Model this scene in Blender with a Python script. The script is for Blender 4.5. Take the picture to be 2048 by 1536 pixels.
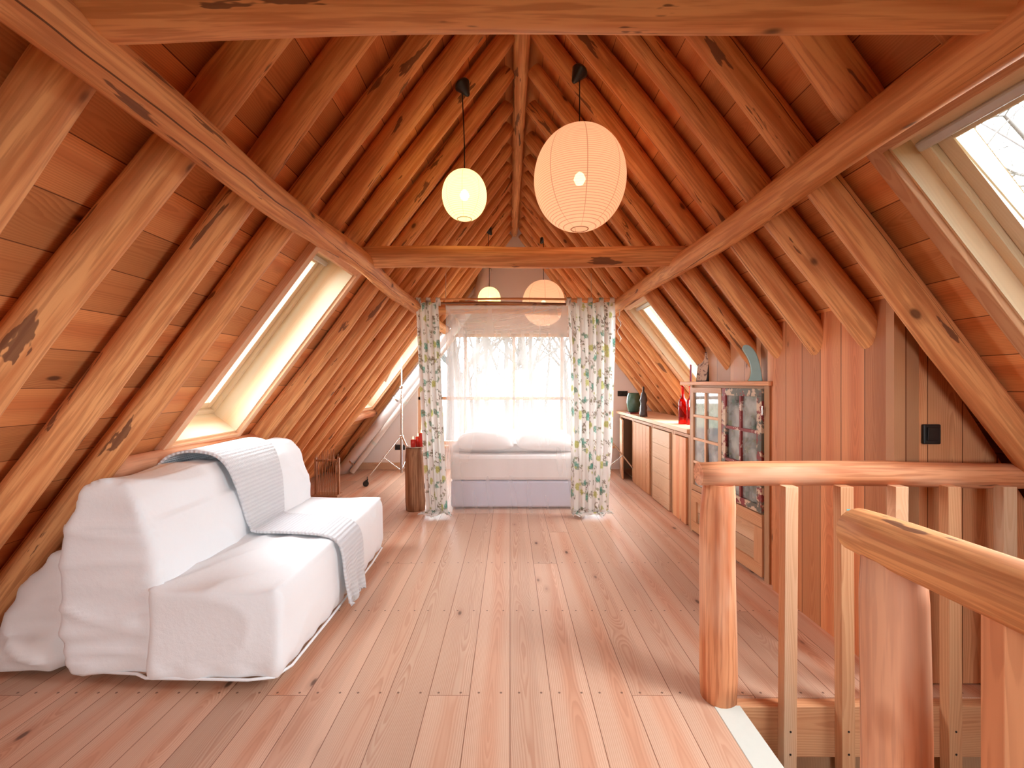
import bpy, bmesh, math, random
import numpy as np
from mathutils import Vector, Matrix, noise, Quaternion

# ------------------------------------------------------------------ camera, world, exposure
for o in list(bpy.data.objects):
    bpy.data.objects.remove(o, do_unlink=True)
SC = bpy.context.scene
COL = SC.collection
CAMH = 1.3
camd = bpy.data.cameras.new('camera')
cam = bpy.data.objects.new('camera', camd)
COL.objects.link(cam)
cam.location = (0, 0, CAMH)
cam.rotation_euler = (math.radians(90), 0, 0)
camd.sensor_width = 36
camd.lens = 870 / 2048 * 36
camd.shift_x = 4 / 2048
camd.shift_y = -2 / 2048
camd.clip_start = 0.05
camd.clip_end = 200
SC.camera = cam
SC.view_settings.view_transform = 'Standard'
SC.view_settings.look = 'None'
SC.view_settings.exposure = 0.0
SC.view_settings.gamma = 1.0
SC.view_settings.use_curve_mapping = False
SKY = 28.0
world = bpy.data.worlds.new('sky')
SC.world = world
world.use_nodes = True
wn = world.node_tree.nodes
wn['Background'].inputs[0].default_value = (0.92, 1.0, 1.035, 1)
wn['Background'].inputs[1].default_value = SKY
cy = SC.cycles
cy.use_denoising = True
cy.max_bounces = 10
cy.diffuse_bounces = 5
cy.use_adaptive_sampling = True
cy.adaptive_threshold = 0.03
cy.glossy_bounces = 3
cy.transmission_bounces = 6
cy.transparent_max_bounces = 12
cy.sample_clamp_indirect = 5
cy.caustics_reflective = False
cy.caustics_refractive = False

R = math.radians
AX = 0.076                      # x of the ridge
TANS = {-1: 1.33, 1: 1.29}       # the two slopes differ slightly
THS = {k: math.atan(v) for k, v in TANS.items()}
CS, SN = math.cos(THS[-1]), math.sin(THS[-1])
C0 = 3.71                       # height of the ceiling boards at the ridge
RA0 = 3.60                      # height of the rafter axes at the ridge
GY = 6.57                       # gable wall
BY = -2.6                       # wall behind the camera

# ------------------------------------------------------------------ node helpers
class NT:
    def __init__(s, name, rough=0.6):
        s.m = bpy.data.materials.new(name)
        s.m.use_nodes = True
        s.t = s.m.node_tree
        s.b = s.t.nodes['Principled BSDF']
        s.b.inputs['Roughness'].default_value = rough
        s.out = s.t.nodes['Material Output']
    def n(s, typ, **kw):
        nd = s.t.nodes.new(typ)
        for k, v in kw.items():
            setattr(nd, k, v)
        return nd
    def put(s, sock, v):
        if v is None:
            return
        if isinstance(v, bpy.types.NodeSocket):
            s.t.links.new(v, sock)
        else:
            sock.default_value = v
    def ma(s, op, a, b=None, c=None, clamp=False):
        nd = s.n('ShaderNodeMath', operation=op, use_clamp=clamp)
        s.put(nd.inputs[0], a); s.put(nd.inputs[1], b); s.put(nd.inputs[2], c)
        return nd.outputs[0]
    def sep(s, v):
        nd = s.n('ShaderNodeSeparateXYZ'); s.put(nd.inputs[0], v)
        return nd.outputs
    def comb(s, x=0., y=0., z=0.):
        nd = s.n('ShaderNodeCombineXYZ')
        for i, v in enumerate((x, y, z)):
            s.put(nd.inputs[i], v)
        return nd.outputs[0]
    def noise(s, v, scale=1., detail=2., rough=.5, dist=0.):
        nd = s.n('ShaderNodeTexNoise'); s.put(nd.inputs['Vector'], v)
        nd.inputs['Scale'].default_value = scale; nd.inputs['Detail'].default_value = detail
        nd.inputs['Roughness'].default_value = rough; nd.inputs['Distortion'].default_value = dist
        return nd.outputs[0]
    def vor(s, v, scale=1., rnd=1.):
        nd = s.n('ShaderNodeTexVoronoi'); s.put(nd.inputs['Vector'], v)
        nd.inputs['Scale'].default_value = scale; nd.inputs['Randomness'].default_value = rnd
        return nd.outputs['Distance'], nd.outputs['Color']
    def white(s, v):
        nd = s.n('ShaderNodeTexWhiteNoise', noise_dimensions='3D'); s.put(nd.inputs['Vector'], v)
        return nd.outputs['Color']
    def mix(s, f, a, b, mode='MIX'):
        nd = s.n('ShaderNodeMix', data_type='RGBA', blend_type=mode)
        s.put(nd.inputs[0], f)
        for sock, v in ((nd.inputs[6], a), (nd.inputs[7], b)):
            if isinstance(v, (tuple, list)):
                v = tuple(v)[:3] + (1,)
            s.put(sock, v)
        return nd.outputs[2]
    def step(s, v, lo, hi):
        nd = s.n('ShaderNodeMapRange', interpolation_type='SMOOTHSTEP')
        s.put(nd.inputs[0], v)
        nd.inputs[1].default_value = lo; nd.inputs[2].default_value = hi
        nd.inputs[3].default_value = 0; nd.inputs[4].default_value = 1
        return nd.outputs[0]
    def bump(s, h, dist=.002, strength=.5):
        nd = s.n('ShaderNodeBump'); s.put(nd.inputs['Height'], h)
        nd.inputs['Distance'].default_value = dist; nd.inputs['Strength'].default_value = strength
        s.put(s.b.inputs['Normal'], nd.outputs[0])
    def uv(s):
        return s.n('ShaderNodeTexCoord').outputs['UV']
    def obj(s):
        return s.n('ShaderNodeTexCoord').outputs['Object']
    def orand(s):
        return s.n('ShaderNodeObjectInfo').outputs['Random']
    def color(s, c):
        s.put(s.b.inputs['Base Color'], c if isinstance(c, bpy.types.NodeSocket) else tuple(c)[:3] + (1,))

def mul(c, k):
    return tuple(x * k for x in c[:3])

def plank_mat(name, W=None, seg=3.96, voff=0., light=(.70, .44, .27), dark=(.50, .24, .12), gap=.003, nails=False,
              tone=.25, knots=.35, rough=.5, ring=150., gapcol=(.20, .07, .03), contrast=.75, red=None, joints=True, spec=.15):
    t = NT(name, rough)
    t.b.inputs['Specular IOR Level'].default_value = spec
    s = t.sep(t.uv())
    U, V = s[0], s[1]
    orr = t.orand()
    if W:
        uid = t.ma('FLOOR', t.ma('DIVIDE', U, W))
        x = t.ma('SUBTRACT', U, t.ma('MULTIPLY', t.ma('ADD', uid, .5), W))
        r0 = t.sep(t.white(t.comb(uid, 3.3, 1.7)))[0]
        off = t.ma('MULTIPLY', t.ma('FLOOR', t.ma('MULTIPLY', r0, 6.)), seg / 6)
        jv = t.ma('DIVIDE', t.ma('ADD', t.ma('SUBTRACT', V, voff), off), seg)
        jid = t.ma('FLOOR', jv)
        rn = t.sep(t.white(t.comb(uid, jid, 5.1)))
    else:
        x = U
        uid = t.ma('MULTIPLY', orr, 57.)
        jid = 0.
        rn = t.sep(t.white(t.comb(uid, 1.3, 5.1)))
    Vs = t.ma('ADD', V, t.ma('MULTIPLY', rn[0], 37.))
    slow = t.noise(t.comb(uid, t.ma('MULTIPLY', Vs, .55), 0.), 1., 1.)
    slow2 = t.noise(t.comb(t.ma('ADD', uid, 9.), t.ma('MULTIPLY', Vs, .8), 3.), 1., 2.)
    x0 = t.ma('ADD', t.ma('MULTIPLY', t.ma('SUBTRACT', slow, .5), .16), t.ma('MULTIPLY', t.ma('SUBTRACT', rn[1], .5), .09))
    h = t.ma('ADD', t.ma('MULTIPLY', slow2, .13), -.035)
    dx = t.ma('SUBTRACT', x, x0)
    # knots
    kd, kc = t.vor(t.comb(t.ma('MULTIPLY', U, 5.5), t.ma('MULTIPLY', Vs, 2.4), uid))
    gate = t.ma('LESS_THAN', t.sep(kc)[0], knots)
    kn = t.ma('MULTIPLY', t.ma('SUBTRACT', 1., t.step(kd, .0, .42)), gate)
    kcore = t.ma('MULTIPLY', t.ma('SUBTRACT', 1., t.step(kd, .035, .085)), gate)
    d = t.ma('SQRT', t.ma('ADD', t.ma('MULTIPLY', dx, dx), t.ma('MULTIPLY', h, h)))
    d = t.ma('ADD', d, t.ma('MULTIPLY', kn, .030))
    fine = t.noise(t.comb(t.ma('MULTIPLY', U, 60.), t.ma('MULTIPLY', Vs, 2.2), uid), 1., 3.)
    ph = t.ma('ADD', t.ma('MULTIPLY', d, ring), t.ma('MULTIPLY', fine, .9))
    rg = t.ma('FRACT', ph)
    rg = t.ma('MULTIPLY', t.step(rg, .1, .85), t.ma('SUBTRACT', 1., t.step(rg, .88, 1.)))
    amp = t.ma('MULTIPLY', t.noise(t.comb(t.ma('MULTIPLY', U, 9.), t.ma('MULTIPLY', Vs, .6), uid), 1., 2.), contrast)
    red = red or (dark[0] * 1.25, dark[1] * 1.15, dark[2] * 1.05)
    base = t.mix(t.ma('MULTIPLY', t.ma('SUBTRACT', 1., t.step(t.ma('ABSOLUTE', dx), .01, .06)), t.ma('MULTIPLY', rn[2], .75)), light, red)
    if W:
        sap = t.ma('MULTIPLY', t.step(t.ma('ADD', x, t.ma('MULTIPLY', slow, .03)), W * .27, W * .36), t.ma('GREATER_THAN', rn[0], .45))
        base = t.mix(t.ma('MULTIPLY', sap, .6), base, mul(light, 1.18))
    base = t.mix(t.ma('MULTIPLY', fine, .25), base, dark)
    c = t.mix(t.ma('MULTIPLY', rg, amp), base, dark)
    tn = t.ma('ADD', 1. - tone, t.ma('MULTIPLY', rn[2], tone * 1.6))
    c = t.mix(1., c, t.comb(tn, tn, tn), 'MULTIPLY')
    c = t.mix(t.ma('MULTIPLY', t.ma('SUBTRACT', 1., t.step(kd, .06, .2)), t.ma('MULTIPLY', gate, .35)), c, mul(dark, .8))
    c = t.mix(t.ma('MULTIPLY', kcore, .85), c, (.09, .035, .02))
    hgt = t.ma('MULTIPLY', rg, -.15)
    if W:
        ed = t.ma('SUBTRACT', W / 2, t.ma('ABSOLUTE', x))
        g = t.ma('LESS_THAN', ed, gap / 2)
        if joints:
            fj = t.ma('FRACT', jv)
            je = t.ma('MULTIPLY', t.ma('MINIMUM', fj, t.ma('SUBTRACT', 1., fj)), seg)
            g = t.ma('MAXIMUM', g, t.ma('LESS_THAN', je, gap * .45))
        hgt = t.ma('SUBTRACT', hgt, t.ma('MULTIPLY', g, 2.))
        if nails:
            rowf = t.ma('FRACT', t.ma('DIVIDE', t.ma('ADD', t.ma('SUBTRACT', V, voff), .03), .66))
            dv = t.ma('SUBTRACT', t.ma('MULTIPLY', rowf, .66), .045)
            du = t.ma('SUBTRACT', t.ma('ABSOLUTE', x), W / 2 - .038)
            nd = t.ma('SQRT', t.ma('ADD', t.ma('MULTIPLY', dv, dv), t.ma('MULTIPLY', du, du)))
            c = t.mix(t.ma('MULTIPLY', t.ma('SUBTRACT', 1., t.step(nd, .004, .006)), .85), c, (.12, .05, .03))
        c = t.mix(g, c, gapcol)
    t.color(c)
    t.bump(hgt, .0015, .5)
    return t.m

def log_mat(name, light=(.72, .44, .25), dark=(.48, .22, .10), scar=.5, pale=None, rough=.6):
    t = NT(name, rough)
    t.b.inputs['Specular IOR Level'].default_value = .15
    s = t.sep(t.obj())
    rr = t.orand()
    x, y = s[0], s[1]
    z = t.ma('ADD', s[2], t.ma('MULTIPLY', rr, 53.))
    g1 = t.noise(t.comb(t.ma('MULTIPLY', x, 26.), t.ma('MULTIPLY', y, 26.), t.ma('MULTIPLY', z, 1.3)), 1., 4.)
    g2 = t.noise(t.comb(t.ma('MULTIPLY', x, 90.), t.ma('MULTIPLY', y, 90.), t.ma('MULTIPLY', z, 4.)), 1., 3.)
    big = t.noise(t.comb(t.ma('MULTIPLY', x, 6.), t.ma('MULTIPLY', y, 6.), t.ma('MULTIPLY', z, 1.6)), 1., 3.)
    c = t.mix(t.step(g1, .42, .66), light, dark)
    c = t.mix(t.ma('MULTIPLY', t.step(g2, .45, .62), .6), c, mul(dark, .8))
    if pale:
        c = t.mix(t.ma('MULTIPLY', t.step(big, .45, .62), .55), c, pale)
    else:
        c = t.mix(t.ma('MULTIPLY', t.step(big, .5, .75), .4), c, mul(dark, 1.15))
    kd, kc = t.vor(t.comb(t.ma('MULTIPLY', x, 8.), t.ma('MULTIPLY', y, 8.), t.ma('MULTIPLY', z, 4.5)))
    gate = t.ma('LESS_THAN', t.sep(kc)[0], .42)
    c = t.mix(t.ma('MULTIPLY', t.ma('SUBTRACT', 1., t.step(kd, .12, .32)), t.ma('MULTIPLY', gate, .5)), c, mul(dark, .75))
    c = t.mix(t.ma('MULTIPLY', t.ma('SUBTRACT', 1., t.step(kd, .07, .15)), t.ma('MULTIPLY', gate, .8)), c, (.08, .03, .015))
    # remnants of dark bark
    b = t.noise(t.comb(t.ma('MULTIPLY', x, 15.), t.ma('MULTIPLY', y, 15.), t.ma('MULTIPLY', z, 2.2)), 1., 4., .6, .3)
    c = t.mix(t.ma('MULTIPLY', t.step(b, .655 - .05 * scar, .675 - .05 * scar), .8), c, (.13, .05, .03))
    # drying crack
    an = t.ma('ARCTAN2', y, x)
    wob = t.noise(t.comb(0., rr, t.ma('MULTIPLY', z, 2.5)), 1., 3.)
    ca = t.ma('ADD', t.ma('MULTIPLY', rr, 25.), t.ma('MULTIPLY', wob, .5))
    da = t.ma('ABSOLUTE', t.ma('SINE', t.ma('MULTIPLY', t.ma('SUBTRACT', an, ca), .5)))
    cg = t.step(t.noise(t.comb(3., rr, t.ma('MULTIPLY', z, 1.1)), 1., 2.), .45, .6)
    cr = t.ma('LESS_THAN', da, t.ma('MULTIPLY', cg, .016))
    c = t.mix(t.ma('MULTIPLY', cr, .85), c, (.07, .025, .012))
    t.color(c)
    t.bump(t.ma('SUBTRACT', t.ma('MULTIPLY', g1, .8), t.ma('MULTIPLY', cr, 1.5)), .004, .6)
    return t.m

def plain(name, c, rough=.5, metal=0., bump=None, **kw):
    t = NT(name, rough)
    n = t.noise(t.obj(), kw.get('scale', 30.), 3.)
    t.color(t.mix(n, mul(c, 1 - kw.get('var', .08)), mul(c, 1 + kw.get('var', .08))))
    t.b.inputs['Metallic'].default_value = metal
    if bump:
        t.bump(n, bump, .4)
    return t.m

M = {}
M['floor'] = plank_mat('floor_pine', .169, 3.96, 1.811, light=(.70, .47, .34), dark=(.48, .22, .13), nails=True, tone=.16, gap=.003, knots=.5, contrast=.9, rough=.42, spec=.5)
M['ceil'] = plank_mat('ceiling_pine', .178, 2.64, .4, light=(.80, .35, .13), dark=(.52, .17, .06), tone=.24, gap=.0035, knots=.5, rough=.6)
M['wallp'] = plank_mat('wall_pine', .145, 9., 0., light=(.68, .28, .12), dark=(.44, .13, .05), tone=.30, gap=.005, knots=.45, joints=False, contrast=1.)
M['wallc'] = plank_mat('cross_wall_pine', .15, 9., 0., light=(.80, .39, .19), dark=(.56, .20, .08), tone=.1, gap=.004, knots=.3, joints=False, contrast=1.)
M['wallr'] = plank_mat('rough_plank', .21, 9., 0., light=(.52, .25, .12), dark=(.42, .2, .11), tone=.3, gap=.006, knots=.4, contrast=.4, joints=False)
M['pine'] = plank_mat('pale_pine', None, light=(.82, .55, .36), dark=(.62, .30, .15), tone=.12, knots=.25)
M['timber'] = plank_mat('sawn_timber', None, light=(.78, .41, .21), dark=(.54, .20, .09), tone=.2, ring=110., contrast=1.)
M['sky_pine'] = plank_mat('skylight_pine', None, light=(.84, .70, .50), dark=(.72, .50, .30), tone=.05, knots=.12, contrast=.4)
M['oldwood'] = plank_mat('reclaimed_wood', None, light=(.60, .35, .20), dark=(.38, .18, .09), tone=.2, knots=.3)
M['oldplank'] = plank_mat('reclaimed_plank', .15, 9., 0., light=(.66, .42, .26), dark=(.42, .22, .12), tone=.35, gap=.004, joints=False)
M['log'] = log_mat('peeled_log', light=(.82, .40, .165), dark=(.60, .22, .08))
M['railw'] = log_mat('rail_log', light=(.72, .31, .15), dark=(.52, .16, .065), scar=-.6, pale=(.78, .46, .30))
M['stump'] = log_mat('stump_log', light=(.50, .27, .15), dark=(.24, .10, .05), scar=.8)

def plaster():
    t = NT('cream_plaster', .85)
    n = t.noise(t.obj(), 3., 5.)
    t.color(t.mix(n, (.90, .76, .68), (.93, .81, .74)))
    t.bump(t.noise(t.obj(), 60., 4.), .002, .3)
    return t.m
M['plaster'] = plaster()
M['white'] = plain('white_paint', (.62, .63, .57), .35, var=.03)
M['black'] = plain('black_plastic', (.012, .011, .011), .35)
M['chrome'] = plain('chrome', (.72, .70, .68), .18, 1.)
M['foil'] = plain('duct_foil', (.88, .86, .85), .38, .65, bump=.01, scale=14.)
M['pvc'] = plain('pipe_plastic', (.72, .62, .55), .3)
M['greybar'] = plain('grey_aluminium', (.55, .52, .50), .4, .3)
M['red'] = plain('red_paint', (.23, .022, .02), .5, var=.4)
M['candle'] = plain('red_wax', (.62, .03, .02), .35)
M['plate'] = plain('cream_plate', (.8, .72, .62), .3)
M['vase'] = plain('green_glaze', (.06, .13, .09), .25, var=.3)
M['darkwood'] = plain('dark_carved_wood', (.05, .025, .02), .4, bump=.01, scale=40., var=.5)
M['rattan'] = plain('rattan_cane', (.42, .19, .09), .5, var=.3)
M['fin'] = plain('blue_resin', (.28, .42, .40), .3, var=.12, scale=20.)
M['finedge'] = plain('brown_resin', (.30, .18, .07), .4)
M['dark'] = plain('dark_interior', (.03, .02, .015), .8)

def fabric(name, c, bump=.0015, scale=250., sheen=.2):
    t = NT(name, .9)
    n = t.noise(t.obj(), 5., 3.)
    t.color(t.mix(n, mul(c, .96), c))
    w = t.noise(t.obj(), scale, 2.)
    w2 = t.noise(t.obj(), 22., 4.)
    t.bump(t.ma('ADD', t.ma('MULTIPLY', w, .15), w2), bump * 3, .45)
    return t.m
M['sofa'] = fabric('white_cotton', (.90, .925, .95))
M['bag'] = fabric('white_duvet_cloth', (.86, .84, .83))
M['linen'] = fabric('white_bed_linen', (.88, .85, .84))
M['boxbed'] = fabric('pale_lilac_fabric', (.62, .64, .78))

def glass_mat(name, tint=(1, 1, 1), refl=.9, refl_veil=0.):
    t = NT(name)
    tr = t.n('ShaderNodeBsdfTransparent'); tr.inputs[0].default_value = tuple(tint) + (1,)
    gl = t.n('ShaderNodeBsdfGlossy'); gl.inputs['Roughness'].default_value = .03
    fr = t.n('ShaderNodeFresnel'); fr.inputs[0].default_value = 1.45
    mx = t.n('ShaderNodeMixShader')
    t.put(mx.inputs[0], t.ma('MULTIPLY', fr.outputs[0], refl))
    t.t.links.new(tr.outputs[0], mx.inputs[1]); t.t.links.new(gl.outputs[0], mx.inputs[2])
    fin_ = mx.outputs[0]
    if refl_veil:
        df = t.n('ShaderNodeBsdfDiffuse'); df.inputs[0].default_value = (.78, .74, .68, 1)  # pale diffuse veil painted over the panes in place of greyish-white reflections
        m2 = t.n('ShaderNodeMixShader')
        t.put(m2.inputs[0], t.ma('MULTIPLY', t.step(t.noise(t.obj(), 5., 3.), .3, .7), refl_veil))
        t.t.links.new(fin_, m2.inputs[1]); t.t.links.new(df.outputs[0], m2.inputs[2])
        fin_ = m2.outputs[0]
    t.t.links.new(fin_, t.out.inputs[0])
    return t.m
M['glass'] = glass_mat('window_glass')
M['cabglass'] = glass_mat('old_cabinet_glass', (.80, .80, .76), 2.6, .5)
M['redglass'] = glass_mat('red_bottle_glass', (.93, .10, .07), .8)

def net_mat():
    t = NT('mosquito_net')
    tr = t.n('ShaderNodeBsdfTransparent')
    tl = t.n('ShaderNodeBsdfTranslucent'); tl.inputs[0].default_value = (.93, .88, .86, 1)
    df = t.n('ShaderNodeBsdfDiffuse'); df.inputs[0].default_value = (.93, .88, .86, 1)
    a = t.n('ShaderNodeMixShader'); a.inputs[0].default_value = .5
    t.t.links.new(tl.outputs[0], a.inputs[1]); t.t.links.new(df.outputs[0], a.inputs[2])
    b = t.n('ShaderNodeMixShader')
    o = t.sep(t.obj())
    n = t.noise(t.comb(t.ma('MULTIPLY', t.ma('ADD', o[0], o[1]), 7.), 0., t.ma('MULTIPLY', o[2], .9)), 1., 1., .5)
    t.put(b.inputs[0], t.ma('ADD', t.ma('MULTIPLY', t.step(n, .25, .85), .07), .235))
    t.t.links.new(tr.outputs[0], b.inputs[1]); t.t.links.new(a.outputs[0], b.inputs[2])
    t.t.links.new(b.outputs[0], t.out.inputs[0])
    return t.m
M['net'] = net_mat()

def curtain_mat():
    t = NT('floral_curtain', .9)
    at = t.n('ShaderNodeAttribute', attribute_name='pattern')
    tl = t.n('ShaderNodeBsdfTranslucent')
    t.color(at.outputs[0]); t.put(tl.inputs[0], at.outputs[0])
    m = t.n('ShaderNodeMixShader'); m.inputs[0].default_value = .4
    t.t.links.new(t.b.outputs[0], m.inputs[1]); t.t.links.new(tl.outputs[0], m.inputs[2])
    t.t.links.new(m.outputs[0], t.out.inputs[0])
    return t.m
M['curtain'] = curtain_mat()

def knit_mat():
    t = NT('grey_knit', .95)
    s = t.sep(t.uv())
    a = t.ma('SINE', t.ma('MULTIPLY', s[1], 2 * math.pi / .022))
    row = t.ma('FLOOR', t.ma('DIVIDE', s[1], .022))
    b = t.ma('SINE', t.ma('ADD', t.ma('MULTIPLY', s[0], 2 * math.pi / .026), t.ma('MULTIPLY', row, 1.9)))
    h = t.ma('ADD', t.ma('MULTIPLY', a, .5), t.ma('MULTIPLY', t.ma('ABSOLUTE', b), .8))
    f = t.noise(t.obj(), 220., 2.)
    t.color(t.mix(t.ma('MULTIPLY', t.ma('SUBTRACT', 1.2, h), .4), (.80, .80, .82), (.62, .62, .65)))
    t.bump(t.ma('ADD', h, t.ma('MULTIPLY', f, .4)), .006, .7)
    return t.m
M['knit'] = knit_mat()

def paper_mat(name, col, emit, strength, nrib, transl):
    t = NT(name)
    s = t.sep(t.n('ShaderNodeTexCoord').outputs['Generated'])
    f = t.ma('FRACT', t.ma('MULTIPLY', s[2], float(nrib)))
    ribs = t.step(t.ma('ABSOLUTE', t.ma('SUBTRACT', f, .5)), .36, .46)
    o = t.sep(t.obj())
    an = t.ma('FRACT', t.ma('ADD', t.ma('DIVIDE', t.ma('ARCTAN2', o[1], o[0]), 2 * math.pi / 8), .5))
    seam = t.ma('LESS_THAN', t.ma('ABSOLUTE', t.ma('SUBTRACT', an, .5)), .014)
    k = t.ma('MAXIMUM', ribs, seam)
    c = t.mix(t.ma('MULTIPLY', k, .75), col, mul(col, .38))
    em = t.n('ShaderNodeEmission')
    t.put(em.inputs[0], t.mix(t.ma('MULTIPLY', k, .8), emit, (emit[0] * .8, emit[1] * .45, emit[2] * .25)))
    em.inputs[1].default_value = strength
    tl = t.n('ShaderNodeBsdfTranslucent'); t.put(tl.inputs[0], c)
    df = t.n('ShaderNodeBsdfDiffuse'); t.put(df.inputs[0], c)
    a = t.n('ShaderNodeMixShader'); a.inputs[0].default_value = transl
    t.t.links.new(df.outputs[0], a.inputs[1]); t.t.links.new(tl.outputs[0], a.inputs[2])
    tr = t.n('ShaderNodeBsdfTransparent'); tr.inputs[0].default_value = tuple(col) + (1,)
    b = t.n('ShaderNodeMixShader'); b.inputs[0].default_value = .06
    t.t.links.new(a.outputs[0], b.inputs[1]); t.t.links.new(tr.outputs[0], b.inputs[2])
    ad = t.n('ShaderNodeAddShader')
    t.t.links.new(b.outputs[0], ad.inputs[0]); t.t.links.new(em.outputs[0], ad.inputs[1])
    t.t.links.new(ad.outputs[0], t.out.inputs[0])
    return t.m
M['paper_big'] = paper_mat('big_lantern_paper', (.88, .72, .62), (1., .54, .30), .34, 48, .5)
M['paper_small'] = paper_mat('small_lantern_paper', (.9, .85, .6), (1., .88, .42), .62, 30, .5)

def emis(name, c, s):
    t = NT(name)
    e = t.n('ShaderNodeEmission'); e.inputs[0].default_value = tuple(c) + (1,); e.inputs[1].default_value = s
    t.t.links.new(e.outputs[0], t.out.inputs[0])
    return t.m
M['bulb_big'] = emis('warm_bulb', (1., .66, .40), 38.)
M['bulb_small'] = emis('bright_bulb', (1., .74, .36), 55.)
M['flame'] = emis('candle_flame', (1., .6, .2), 14.)

def peeling():
    t = NT('peeling_paint', .6)
    o = t.obj()
    a = t.noise(o, 9., 5., .65)
    b = t.noise(o, 16., 5., .65)
    c = t.mix(t.step(a, .46, .50), (.25, .025, .022), (.13, .11, .08))
    c = t.mix(t.step(b, .50, .54), c, (.62, .42, .28))
    t.color(c)
    return t.m
M['peel'] = peeling()
def redframe():
    t = NT('worn_red_frame', .6)
    b = t.noise(t.obj(), 20., 5., .65)
    t.color(t.mix(t.step(b, .56, .60), (.25, .028, .024), (.66, .46, .36)))
    return t.m
M['redframe'] = redframe()
def print_mat():
    t = NT('framed_print_face', .6)
    n = t.noise(t.obj(), 22., 5., .7, 1.5)
    t.color(t.mix(t.step(n, .52, .56), (.62, .42, .30), (.16, .08, .06)))
    return t.m
M['print'] = print_mat()
def bark_mat():
    t = NT('pale_bark', .9)
    n = t.noise(t.obj(), 3., 4.)
    t.color(t.mix(n, (.030, .025, .023), (.055, .046, .042)))
    return t.m
M['bark'] = bark_mat()
def meadow():
    t = NT('meadow', .95)
    n = t.noise(t.obj(), .5, 5.)
    t.color(t.mix(n, (.075, .085, .035), (.10, .10, .05)))
    return t.m
M['meadow'] = meadow()

# ------------------------------------------------------------------ mesh helpers
def link(name, me, mat=None, parent=None, loc=None):
    o = bpy.data.objects.new(name, me)
    COL.objects.link(o)
    if mat is not None:
        for m in (mat if isinstance(mat, (list, tuple)) else [mat]):
            me.materials.append(M[m] if isinstance(m, str) else m)
    if parent is not None:
        o.parent = parent
    if loc is not None:
        o.location = loc
    return o

def tag(o, label=None, cat=None, group=None, kind=None):
    if label: o['label'] = label
    if cat: o['category'] = cat
    if group: o['group'] = group
    if kind: o['kind'] = kind
    return o

def empty(name, loc=(0, 0, 0), rz=0., mat=None):
    o = bpy.data.objects.new(name, None)
    COL.objects.link(o)
    o.empty_display_size = .1
    if mat is not None:
        o.matrix_world = mat
    else:
        o.location = loc
        o.rotation_euler = (0, 0, rz)
    return o

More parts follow.
